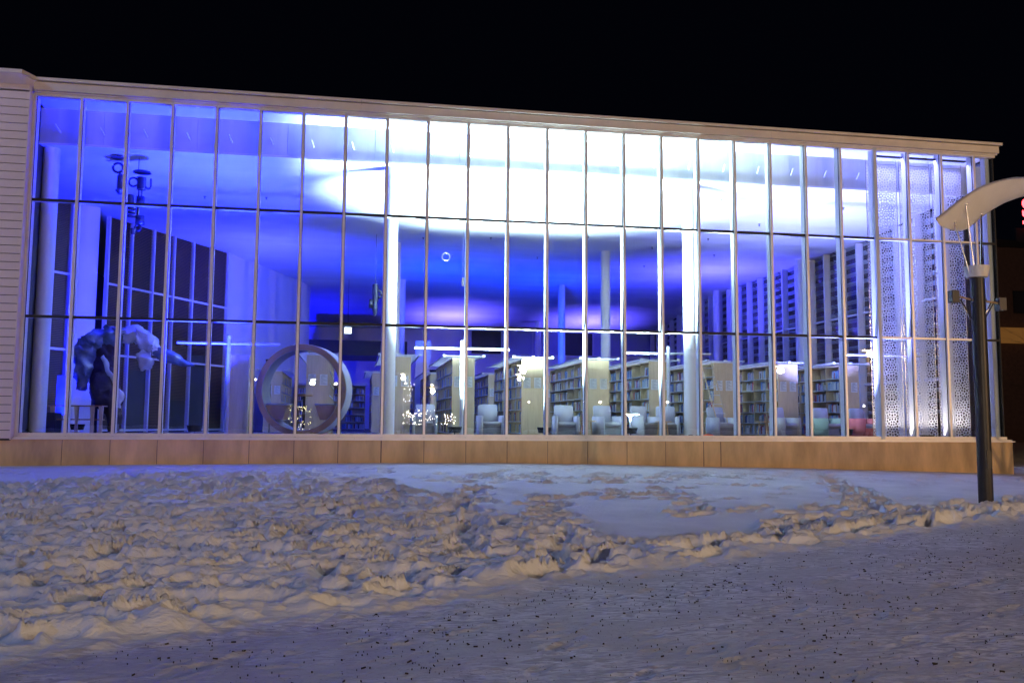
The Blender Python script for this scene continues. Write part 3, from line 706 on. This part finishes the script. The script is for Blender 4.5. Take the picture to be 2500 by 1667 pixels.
# ring booth
rb = thing('ring_booth', 'large wooden ring shaped reading booth with two seats and a table', 'booth', (6.72, 1.55, 2.45), R(-15))
def ring(r0, r1, y0, y1, n=120):
    mb = MB(); vs = []; fs = []
    for k in range(n):
        a = 2 * math.pi * k / n; c, s = math.cos(a), math.sin(a); vs += [(r0 * c, y0, r0 * s), (r1 * c, y0, r1 * s), (r1 * c, y1, r1 * s), (r0 * c, y1, r0 * s)]
    for k in range(n):
        a = 4 * k; b = 4 * ((k + 1) % n)
        for q in range(4): fs.append((a + q, a + (q + 1) % 4, b + (q + 1) % 4, b + q))
    return mb.add(vs, fs)
part('ring_frame', ring(1.10, 1.25, -.31, .31), 'ring_wood', rb)
part('ring_lining', ring(1.085, 1.099, -.30, .30), 'ring_liner', rb)
part('ring_rim', ring(1.251, 1.262, -.27, .31), 'rod_white', rb)
for s in (-1, 1):
    st = part('seat', MB().add([(s * .40, -.26, -.42), (s * .98, -.26, -.42), (s * .98, .26, -.42), (s * .40, .26, -.42), (s * .52, -.2, -.80), (s * .80, -.2, -.80), (s * .80, .2, -.80), (s * .52, .2, -.80)], [(0, 1, 2, 3), (4, 7, 6, 5), (0, 4, 5, 1), (1, 5, 6, 2), (2, 6, 7, 3), (3, 7, 4, 0)]), 'ring_wood', rb)
    cu = box(min(s * .38, s * .99), max(s * .38, s * .99), -.27, .27, -.419, -.36); part('cushion', cu, 'chair_fabric', rb, True, bevel=.015)
part('table_top', MB().lathe([(.24, -.16), (.25, -.14), (.24, -.12)], 28), 'birch_dark', rb, True); part('table_stem', MB().tube([(0, 0, -1.03), (0, 0, -.161)], .04, 12), 'dark_metal', rb, True)

# ------------------------------------------------------------------ draped sculpture
def crumple(p, amp, seed, fq=4.5):
    a = np.array(p); n = np.stack([fbm(a[:, 0] * fq + a[:, 1] * 1.3, a[:, 2] * fq + a[:, 1] * fq, 5, seed + i * 5) - .5 for i in range(3)], -1); return a + n * amp * 2
def body_mesh(path, rad, n=22, m=46, amp=.13, seed=1, name='body', mat='dark_cloth', zs=1.0):
    P = np.array(path, float); t0 = np.linspace(0, 1, len(P)); t = np.linspace(0, 1, m); C = np.stack([np.interp(t, t0, P[:, i]) for i in range(3)], -1)
    for _ in range(4): C[1:-1] = (C[:-2] + 2 * C[1:-1] + C[2:]) / 4
    r = np.interp(t, t0, rad); vs = []; fs = []
    for i in range(m):
        d = C[min(i + 1, m - 1)] - C[max(i - 1, 0)]; d /= np.linalg.norm(d) + 1e-9; u = np.array([0, 1, 0.]); v = np.cross(d, u); v /= np.linalg.norm(v) + 1e-9
        for k in range(n): a = 2 * math.pi * k / n; vs.append(C[i] + r[i] * (v * math.cos(a) + u * math.sin(a) * .8))
    vs = crumple(vs, amp, seed)
    for i in range(m - 1):
        for k in range(n): fs.append((i * n + k, i * n + (k + 1) % n, (i + 1) * n + (k + 1) % n, (i + 1) * n + k))
    return MB().add([tuple(v) for v in vs], fs)
sp = thing('draped_sculpture', 'crumpled translucent film sculpture arching over a dark body', 'sculpture', (1.4, 3.0, 1.18))
o3 = np.array([1.4, 3.0, 1.18])
def rel(l): return [tuple(np.array(p) - o3) for p in l]
part('body', body_mesh(rel([(1.5, 3, 1.25), (1.45, 3, 1.7), (1.30, 3, 2.2), (1.12, 3, 2.7), (1.05, 3, 3.2), (1.15, 3, 3.6), (1.45, 3, 3.85)]), [.12, .20, .42, .40, .30, .30, .2]), 'dark_cloth', sp, 'all')
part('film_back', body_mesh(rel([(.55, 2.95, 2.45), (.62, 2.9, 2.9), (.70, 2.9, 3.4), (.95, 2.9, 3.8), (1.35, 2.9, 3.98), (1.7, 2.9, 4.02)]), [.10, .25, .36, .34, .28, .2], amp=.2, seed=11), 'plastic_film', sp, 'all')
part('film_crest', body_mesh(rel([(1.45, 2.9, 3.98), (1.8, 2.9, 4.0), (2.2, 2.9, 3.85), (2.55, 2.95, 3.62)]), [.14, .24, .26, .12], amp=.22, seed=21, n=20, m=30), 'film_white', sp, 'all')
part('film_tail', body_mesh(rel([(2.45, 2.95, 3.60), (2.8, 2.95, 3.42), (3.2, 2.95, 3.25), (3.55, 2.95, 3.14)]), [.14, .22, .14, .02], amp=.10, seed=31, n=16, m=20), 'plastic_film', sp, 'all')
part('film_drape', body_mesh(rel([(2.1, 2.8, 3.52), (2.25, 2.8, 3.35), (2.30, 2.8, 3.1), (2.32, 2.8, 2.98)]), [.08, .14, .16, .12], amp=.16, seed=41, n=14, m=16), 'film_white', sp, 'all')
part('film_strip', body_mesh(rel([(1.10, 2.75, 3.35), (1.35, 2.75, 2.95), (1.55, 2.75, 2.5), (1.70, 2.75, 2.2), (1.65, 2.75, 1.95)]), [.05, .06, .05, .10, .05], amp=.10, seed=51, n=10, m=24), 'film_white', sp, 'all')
part('base', MB().lathe([(.35, 0), (.35, .06), (.08, .09), (.07, .30)], 24), 'dark_metal', sp, True)
tb = thing('wooden_table', 'long wooden table with tapered legs below the film sculpture', 'table', (.55, 2.45, 1.18))
part('top', box(-.80, .80, -.3, .3, .79, .82), 'birch_dark', tb)
for x in (-.45, .15, .55, .77):
    part('leg', MB().add([(x - .06, -.27, .785), (x + .06, -.27, .785), (x + .035, -.24, .35), (x - .03, -.24, .35), (x + .055, -.27, 0), (x - .045, -.27, 0), (x - .06, -.21, .785), (x + .06, -.21, .785), (x + .035, -.19, .35), (x - .03, -.19, .35), (x + .055, -.21, 0), (x - .045, -.21, 0)],
        [(0, 3, 2, 1), (3, 5, 4, 2), (6, 7, 8, 9), (9, 8, 10, 11), (1, 2, 8, 7), (2, 4, 10, 8), (0, 6, 9, 3), (3, 9, 11, 5), (0, 1, 7, 6), (4, 5, 11, 10)]), 'birch', tb)
part('shelf_bar', box(-.78, .76, -.2, .2, .42, .45), 'birch_dark', tb)
tag(link('display_board', box(-.23, .10, 3.5, 3.54, 1.75, 2.86).mesh('display_board', 'board_blue')), 'upright blue board behind the corner table', 'board')
ca = thing('equipment_case', 'black equipment case with blue letters on the floor by the corner column', 'case', (-.02, 2.15, 1.18))
part('shell', box(-.30, .22, -.05, .5, .0, .62), 'black_case', ca, bevel=.02)
fc = bpy.data.curves.new('lettering', 'FONT'); fc.body = 'IXA'; fc.size = .11; fc.extrude = .002; fc.materials.append(M['lettering']); fo = bpy.data.objects.new('lettering', fc); COL.objects.link(fo)
bpy.context.view_layer.update(); dg = bpy.context.evaluated_depsgraph_get(); me = bpy.data.meshes.new_from_object(fo.evaluated_get(dg)); bpy.data.objects.remove(fo)
o = link('lettering', me, ca, (-.19, -.054, .30), (R(90), 0, 0))

# hanging mobile, hung from the ceiling just behind the bulkhead
def torus(mb, c, r, tr, n=20, ax='y', arc=1.0):
    pts = []
    for k in range(int(n * arc) + 1):
        a = 2 * math.pi * k / n + (math.pi if arc < 1 else 0); pts.append((c[0] + r * math.cos(a), c[1] + (r * math.sin(a) if ax == 'z' else 0), c[2] + (r * math.sin(a) if ax != 'z' else 0)))
    return mb.tube(pts, tr, 8)
hm = thing('hanging_mobile', 'dark mobile of rings, rods and cans hanging from the ceiling at left', 'mobile', (1.9, 2.0, 8.85))
Z0 = 8.85
def hp(name, mb): part(name, mb, 'mobile_metal', hm, True)
hp('disc', MB().lathe([(.16, -.05), (.16, -.02)], 20, (-.42, 0))); hp('ring', torus(MB(), (-.39, 0, 8.54 - Z0), .13, .035)); hp('can', MB().lathe([(.05, 8.38 - Z0), (.09, 8.30 - Z0), (.09, 7.95 - Z0), (.13, 7.90 - Z0), (.05, 7.80 - Z0)][::-1], 16, (-.31, 0)))
hp('disc', MB().lathe([(.24, 8.43 - Z0), (.24, 8.46 - Z0)], 24, (.25, 0))); hp('ring', torus(MB(), (.03, 0, 8.16 - Z0), .12, .03)); hp('hook', torus(MB(), (.42, 0, 8.06 - Z0), .07, .028, 20, 'y', .5)); hp('rod', MB().tube([(.49, 0, 8.06 - Z0), (.49, 0, 8.28 - Z0)], .028, 8))
hp('hanger', MB().tube([(.15, 0, 0), (.15, 0, 8.46 - Z0)], .01, 6)); hp('hanger', MB().tube([(-.42, 0, 0.04), (-.40, 0, -.02)], .012, 6))
hp('drum', MB().lathe([(.12, 7.95 - Z0), (.12, 8.30 - Z0)], 16, (.24, 0)))
for x in (.18, .26): hp('rod', MB().tube([(x, 0, 7.95 - Z0), (x, 0, 7.76 - Z0)], .02, 8))
hp('box', box(.14, .34, -.08, .08, 7.52 - Z0, 7.76 - Z0)); hp('can', MB().lathe([(.09, 7.5 - Z0), (.09, 7.8 - Z0)], 14, (-.02, 0))); hp('rod', MB().tube([(.18, 0, 7.52 - Z0), (.18, 0, 7.15 - Z0)], .035, 8))
for k in range(3): hp('plate', MB().lathe([(.11, 7.40 - Z0 - k * .11), (.11, 7.44 - Z0 - k * .11)], 16, (.02, 0)))
hp('box', box(.14, .36, -.07, .07, 6.98 - Z0, 7.22 - Z0)); hp('ring', torus(MB(), (.20, 0, 6.88 - Z0), .08, .03)); hp('can', MB().lathe([(.06, 6.70 - Z0), (.08, 6.86 - Z0)], 12, (.08, 0)))
hm2 = thing('hanging_mobile', 'small dark cluster hanging near the left bright column', 'mobile', (8.75, 9.0, 8.45))
for nm, mb in (('hanger', MB().tube([(0, 0, .0), (0, 0, -1.85)], .012, 6)), ('can', MB().lathe([(.11, -2.5), (.11, -1.85)], 14)), ('ring', torus(MB(), (.10, 0, -2.2), .13, .04)), ('box', box(-.22, -.08, -.08, .08, -2.72, -2.42)), ('can', MB().lathe([(.05, -3.0), (.1, -2.75), (.08, -2.51)], 12))): part(nm, mb, 'mobile_metal', hm2, True)
hm3 = thing('hanging_mobile', 'thin pale pendant with small rings hanging left of centre', 'mobile', (11.3, 3.5, 8.75))
for nm, mb in (('hanger', MB().tube([(0, 0, 0), (0, 0, -2.7)], .006, 5)), ('can', MB().lathe([(.05, -2.95), (.05, -2.7)], 12)), ('ring', torus(MB(), (-.5, .3, -2.0), .12, .015))): part(nm, mb, 'steel', hm3, True)

# sprinklers
spm = MB().lathe([(.045, -.01), (.045, 0)], 12).tube([(0, 0, -.01), (0, 0, -.06)], .012, 6).lathe([(.03, -.07), (.03, -.06)], 10).mesh('sprinkler', 'dark_metal', True)
k = 0
for x, y in ((6.4, 3.5), (5.2, 5.0), (9.2, 6.5), (12.7, 4.0), (15.2, 5.4), (16.6, 3.1), (19.6, 3.0), (21.0, 7.5), (22.0, 5.3), (10.5, 9.5), (13.0, 9.0), (16.5, 8.0), (19.5, 9.5), (22.5, 10.5), (12.0, 13.0), (15.5, 12.5), (20.5, 13.5), (3.3, 5.2), (24.0, 3.2)):
    tag(link('ceiling_sprinkler', spm, None, (x, y, ceil_z(y))), 'tiny dark sprinkler head on the library ceiling', 'sprinkler', 'ceiling sprinklers')

# exit sign, violet panel, cables
ex = thing('exit_sign', 'small glowing white sign box above the back corridor', 'sign', (7.7, 20.0, 6.0)); part('face', box(-.17, .17, -.03, 0, -.15, .15), 'exit_light', ex); part('housing', box(-.19, .19, .001, .06, -.17, .17), 'dark_metal', ex); part('stem', MB().tube([(0, .03, .17), (0, .03, 2.5)], .01, 6), 'dark_metal', ex)
tag(link('banner_panel', box(10.85, 11.55, 18.0, 18.15, 1.18, 5.4).mesh('banner_panel', 'white_plaster')), 'tall violet lit panel standing far behind the second T lamp', 'panel')
def cable(name, pts, r, mat, label):
    tag(link(name, MB().tube(pts, r, 6).mesh(name, mat, 'all')), label, 'cable')
cable('cable', [(-.5 + .12 * i, 1.35 + .1 * math.sin(i), 1.24 + .09 * max(0, math.sin(i * .8 + .3))) for i in range(10)], .012, 'cable', 'looped black cable on the floor at the corner column')
cable('cable', [(.9 + .1 * i, .5, 1.23 + .045 * (1 + math.sin(i * .62))) for i in range(36)], .010, 'rod_white', 'wavy white cable lying along the sill at left')
cable('cable', [(17.7 + .06 * i, 1.3, 1.24 + .06 * abs(math.sin(i * .9)) * (1 - i / 14)) for i in range(13)], .012, 'cable', 'tangled black cable at the foot of the right bright column')
cable('extension_plug', [(18.16, 1.2, 1.27), (18.3, 1.2, 1.29), (18.45, 1.2, 1.27)], .03, 'orange_rubber', 'orange extension plug at the foot of the right bright column')

# flood lamp housings
fm = MB().lathe([(.16, -.16), (.20, -.02), (.20, .0)], 20).mesh('flood_housing', 'dark_metal', True)
FL = ['left white', 'central white', 'second white', 'right violet', 'left blue', 'corner blue', 'back left blue', 'far back violet', 'far right violet', 'right aisle violet', 'second row left', 'second row right', 'rear corridor', 'added lower lace screen', 'added upper lace screen']
for (x, y, z, aim, s, c, e, sp_), nm in zip(FLOODS, FL):
    if z > 9:
        t = thing('flood_light', 'added thin downlight bar putting a violet glow on the lace screens', 'uplight', (x, y, z)); part('housing', box(-1.6, 1.6, -.05, .05, .01, .05), 'dark_metal', t); continue
    t = thing('flood_light', 'small black uplight fixture for the %s glow' % nm, 'uplight', (x, y, 1.18))
    link('housing', fm, t, (0, 0, z - 1.18 - .012)); part('stand', MB().tube([(0, 0, 0), (0, 0, z - 1.18 - .17)], .02, 8), 'dark_metal', t, True)

# ------------------------------------------------------------------ street lamp in front of the building
LX, LY = 20.77, -7.24
sl_ = thing('street_lamp', 'dark pole street lamp with curved white reflector on three rods', 'street lamp', (LX, LY, 0))
part('pole', MB().lathe([(.142, -.1), (.136, 2.4), (.134, 4.60), (.134, 4.66)], 32), 'pole_paint', sl_, True)
part('cup', MB().lathe([(.140, 4.661), (.205, 4.665), (.250, 4.90), (.232, 4.90), (.19, 4.72), (.001, 4.72)], 36), 'canopy_paint', sl_, True)
part('base_plate', MB().lathe([(.21, -.06), (.21, -.03), (.150, .0)], 24), 'pole_paint', sl_, True)
part('access_door', box(-.05, .05, -.147, -.12, .75, 1.10), 'pole_paint', sl_)
# reflector: a curved sheet, long axis up to the right, short axis away to the right
def canopy():
    A = np.array([19.70, LY - .22, 5.82]); Wd = np.array([.92, .52, -.17])
    prof = [(0, 0), (.22, .15), (.5, .37), (.8, .58), (1.1, .74), (1.45, .87), (1.8, .96), (2.2, .99)]
    n = 40; px = np.array(prof); s = np.linspace(0, 1, n); k = np.linspace(0, 1, len(px)); X_ = np.interp(s, k, px[:, 0]); Zp = np.interp(s, k, px[:, 1])
    for _ in range(3): Zp[1:-1] = (Zp[:-2] + 2 * Zp[1:-1] + Zp[2:]) / 4
    mb = MB(); vs = []; m = 12
    for i in range(n):
        f = 1.0 if i > 5 else .45 + .55 * math.sin(math.pi / 2 * i / 5.5)
        for j in range(m + 1):
            q = j / m; sag = -.20 * math.sin(math.pi * q) * (.35 + .65 * (1 - s[i]))
            vs.append(tuple(A + np.array([X_[i], 0, Zp[i]]) + Wd * (q * f * 1.05) + np.array([0, 0, sag * f]) - np.array([LX, LY, 0])))
    top = [(a, b, c + .022) for a, b, c in vs]; N_ = len(vs); fs = []
    for i in range(n - 1):
        for j in range(m):
            a = i * (m + 1) + j; fs += [(a, a + 1, a + m + 2, a + m + 1), (N_ + a, N_ + a + m + 1, N_ + a + m + 2, N_ + a + 1)]
    for i in range(n - 1):
        for j in (0, m): a = i * (m + 1) + j; fs.append((a, a + m + 1, N_ + a + m + 1, N_ + a))
    for j in range(m):
        for i in (0, n - 1): a = i * (m + 1) + j; fs.append((a, N_ + a, N_ + a + 1, a + 1))
    return mb.add(vs, fs)
part('reflector', canopy(), 'canopy_paint', sl_, 'all')
for (bx_, tx_) in (((-.20, -.05, 4.74), (-.49, -.02, 5.80)), ((-.05, .0, 4.74), (-.28, -.12, 6.18)), ((.14, .04, 4.74), (.33, .22, 6.06))):
    part('rod', MB().tube([bx_, tx_], .017, 10), 'steel', sl_, True); part('ball_joint', MB().lathe([(.008, tx_[2] - .03), (.045, tx_[2] - .01), (.05, tx_[2] + .015), (.01, tx_[2] + .03)], 16, (tx_[0], tx_[1])), 'steel', sl_, True)
for s in (-1, 1):
    bk = part('bracket', MB().tube([(s * .10, 0, 4.19), (s * .50, 0, 4.27 if s < 0 else 4.14)], .022, 8), 'birch_dark', sl_, True)
    part('strut', MB().tube([(s * .14, 0, 3.80), (s * .40, 0, 4.20)], .014, 8), 'dark_metal', bk, True); part('strut', MB().tube([(s * .14, .06, 3.80), (s * .36, .06, 4.18)], .014, 8), 'steel', bk, True)
    part('box_head', box(min(s * .46, s * .62), max(s * .46, s * .62), -.06, .10, 4.13 if s < 0 else 4.0, 4.38 if s < 0 else 4.26), 'black_case', sl_)
    part('clamp', box(min(s * .13, s * .17), max(s * .13, s * .17), -.05, .05, 4.16, 4.22), 'dark_metal', sl_)

# ------------------------------------------------------------------ trees, buildings beyond
def tree(name, x, y, h, seed, label, z=0., spread=.5, depth=6):
    rg = random.Random(seed); t = thing(name, label, 'tree', (x, y, z)); tk = MB(); br = MB()
    def grow(p, d, L, r, lv, mb):
        pts = [p]; rs = [r]; q = p.copy(); dd = d.copy()
        for i in range(4):
            dd = (dd + Vector((rg.gauss(0, .12), rg.gauss(0, .12), rg.gauss(.03, .08)))).normalized(); q = q + dd * L / 4; pts.append(q.copy()); rs.append(r * (1 - .45 * (i + 1) / 4))
        mb.tube(pts, rs, 7 if lv < 2 else 4, caps=False)
        if lv >= depth: return
        for k in range(3 if lv < 4 else 2):
            f = rg.choice([2, 3, 4, 4]); nd = (dd + Vector((rg.gauss(0, spread), rg.gauss(0, spread), rg.gauss(.1, .3)))).normalized(); grow(pts[f], nd, L * rg.uniform(.62, .85), rs[f] * .68, lv + 1, br)
    grow(Vector((0, 0, -.1)), Vector((0, 0, 1)), h * .33, h * .018, 0, tk)
    part('trunk', tk, 'bark', t, True); part('crown', br, 'bark', t)
tree('bare_tree', 33.8, 6.5, 7.5, 5, 'bare dark tree close beyond the right corner of the building', .2, .6)
tree('bare_tree', 38.5, 11.0, 9.0, 8, 'bare dark tree farther right behind the corner', .2, .6)
tree('bare_tree', 45.5, 20.0, 8.0, 9, 'bare shrubby tree in front of the dark brick building', .2, .8)
tree('bare_tree', 31.0, -8.0, 6.5, 12, 'bare tree right of the street lamp shading the plinth', .05, .5)
fb = thing('brick_building', 'dark brick building beyond the trees with an orange lit strip', 'building', (64, 46, 0))
part('wall', MB().box(-3, 40, 0, 14, -.2, 17.5), 'brick_dark', fb)
part('roof', MB().box(-3.3, 40.3, -.4, 14.3, 17.51, 18.1), 'dark_metal', fb)
part('lit_canopy', box(-2.5, 10, -.9, -.02, 8.9, 10.2), 'orange_window', fb)
for k in range(5):
    wf = part('window', box(-1.6 + k * 3.2, .2 + k * 3.2, -.06, -.01, 11.6, 13.6), 'dark_metal', fb); part('pane', box(-1.5 + k * 3.2, .1 + k * 3.2, -.08, -.061, 11.7, 13.5), 'black_case', wf)
sg = thing('neon_sign', 'red glowing neon letter sign high at the right edge', 'sign', (66.15, 45.4, 20.0))
fc = bpy.data.curves.new('letter', 'FONT'); fc.body = 'S'; fc.size = 2.3; fc.extrude = .05; fc.offset = .05; fc.materials.append(M['red_neon']); fo = bpy.data.objects.new('letter', fc); COL.objects.link(fo)
bpy.context.view_layer.update(); dg = bpy.context.evaluated_depsgraph_get(); me = bpy.data.meshes.new_from_object(fo.evaluated_get(dg)); bpy.data.objects.remove(fo)
link('letter', me, sg, (.30, 0, .25), (R(90), 0, 0)); part('underline', box(.35, 1.8, -.05, .05, -.42, -.15), 'red_neon', sg)
part('sign_support', box(-.3, 3.5, .1, .3, -2.0, -.8), 'black_case', sg); part('sign_post', box(1.5, 1.8, .31, .5, -3, -1.0), 'black_case', sg)

# ------------------------------------------------------------------ street lamps and lit things across the road (most seen in the glass, some added)
def road_lamp(x, y, z, mat, label, sz):
    t = thing('road_lamp', label, 'street lamp', (x, y, 0), 0, 'street lamps across the road'); part('pole', MB().lathe([(.10, -.1), (.07, z + .5)], 12), 'pole_paint', t, True)
    part('shade', MB().lathe([(.5, z + .32), (.55, z + .34), (.1, z + .42)], 24), 'canopy_paint', t, True)
    part('bulb', MB().lathe([(.02, z + .22), (sz, z + .24), (sz * 1.2, z + .30), (.05, z + .315)], 16), mat, t, True)
for i, (x, y, z, r, c, e) in enumerate(STREET):
    road_lamp(x + .0, y - .4, z, 'sodium_bulb' if c[1] < .7 else 'white_bulb', ['sodium road lamp at the far right behind the viewer', 'white road lamp opposite the hall centre', 'second white road lamp opposite the hall centre, farther', 'white road lamp opposite the right bays', 'sodium road lamp far left behind the viewer', 'tall sodium road lamp far across the road', 'small white road lamp opposite the left bays', 'small white road lamp opposite the ring booth', 'added very tall blue mast light, unseen left of the path, as snow fill'][i], .22 if i in (0, 1, 2, 3) else .14)

lt = MB(); rg = random.Random(4)
LP_ = [(-1.0, -60), (6.6, -60), (12.6, -60), (15.3, -62), (30.0, -60), (32.0, -62), (38.5, -60), (24.5, -60), (58.0, -58)]
for i, (x, y) in enumerate(LP_):
    z = 5.2 if i < 4 else 3.6
    t = thing('garden_lamp', 'distant small warm globe lamp on a pole across the road', 'lamp', (x, y, 0), 0, 'distant lamps across the road')
    part('pole', MB().lathe([(.07, -.1), (.05, z - .12)], 10), 'pole_paint', t, True); part('globe', MB().lathe([(.05, z - .11), (.15, z), (.05, z + .12)], 12), 'white_bulb', t, True)
def lit_shrub(x, y, seed, mat, wd, z0, z1, n, label):
    rg = random.Random(seed); t = thing('lit_shrub', label, 'shrub', (x, y, 0)); sb = MB(); bl = MB()
    for k in range(n):
        a = rg.uniform(0, 6.28); r = rg.uniform(.15, 1.0) * wd; z = rg.uniform(z0, z1); p = (r * math.cos(a), r * math.sin(a) * .6, z); q = rg.uniform(.018, .045)
        sb.tube([(0, 0, z * .3), p], .012, 4); bl.lathe([(.01, z - q), (q, z), (.01, z + q)], 6, (p[0], p[1]))
    part('branches', sb, 'bark', t); part('light_string', bl, mat, t, kind='stuff')
lit_shrub(4.6, -37, 4, 'fairy_bulb', .9, 1.3, 2.7, 80, 'shrub wrapped in tiny yellow lights across the road')
lit_shrub(12.3, -37, 5, 'white_bulb', 1.3, 1.6, 2.4, 60, 'added wide shrub, white lights standing in for traffic across the road')  # this and the next two shrubs are added for the traffic's reflected sparkle
lit_shrub(14.4, -37.5, 6, 'white_bulb', .7, 1.5, 2.2, 26, 'added small shrub, white lights standing in for traffic, beside the wider one')
lit_shrub(11.8, -39.0, 7, 'white_bulb', .6, 3.0, 4.6, 26, 'added taller shrub, white lights standing in for traffic, behind the wide one')
def stand_in_car(x, y, rz, label):  # added cars whose headlights replace the light trails of traffic
    t = thing('stand_in_car', label, 'car', (x, y, -.12), rz)
    part('body', MB().add([(-2.2, -.85, .3), (2.2, -.85, .3), (2.2, .85, .3), (-2.2, .85, .3), (-2.2, -.85, .85), (2.15, -.85, .75), (2.15, .85, .75), (-2.2, .85, .85), (-1.7, -.7, 1.4), (.6, -.7, 1.4), (.6, .7, 1.4), (-1.7, .7, 1.4), (1.3, -.82, .88), (1.3, .82, .88), (-2.1, -.8, .9), (-2.1, .8, .9)],
        [(0, 3, 2, 1), (0, 1, 5, 12, 14, 4), (3, 7, 15, 13, 6, 2), (1, 2, 6, 5), (0, 4, 7, 3), (5, 6, 13, 12), (12, 13, 10, 9), (9, 10, 11, 8), (8, 11, 15, 14), (14, 15, 7, 4), (12, 9, 8, 14), (13, 15, 11, 10)]), 'black_case', t, bevel=.05)
    for wx in (-1.4, 1.4):
        for wy in (-.78, .78): 
            w_ = part('wheel', MB().tube([(wx, wy - .11, .33), (wx, wy + .11, .33)], .33, 20), 'cable', t, True)
    for wy in (-.62, .62): part('headlight', MB().tube([(2.16, wy, .62), (2.22, wy, .62)], .10, 14), 'white_bulb', t, True); part('tail_light', box(-2.24, -2.205, wy - .14, wy + .14, .66, .78), 'red_neon', t)
stand_in_car(9.9, -37.5, R(75), 'added dark car across the road, headlights standing in for passing traffic')
stand_in_car(13.0, -39.0, R(100), 'second added dark car, headlights standing in for passing traffic')
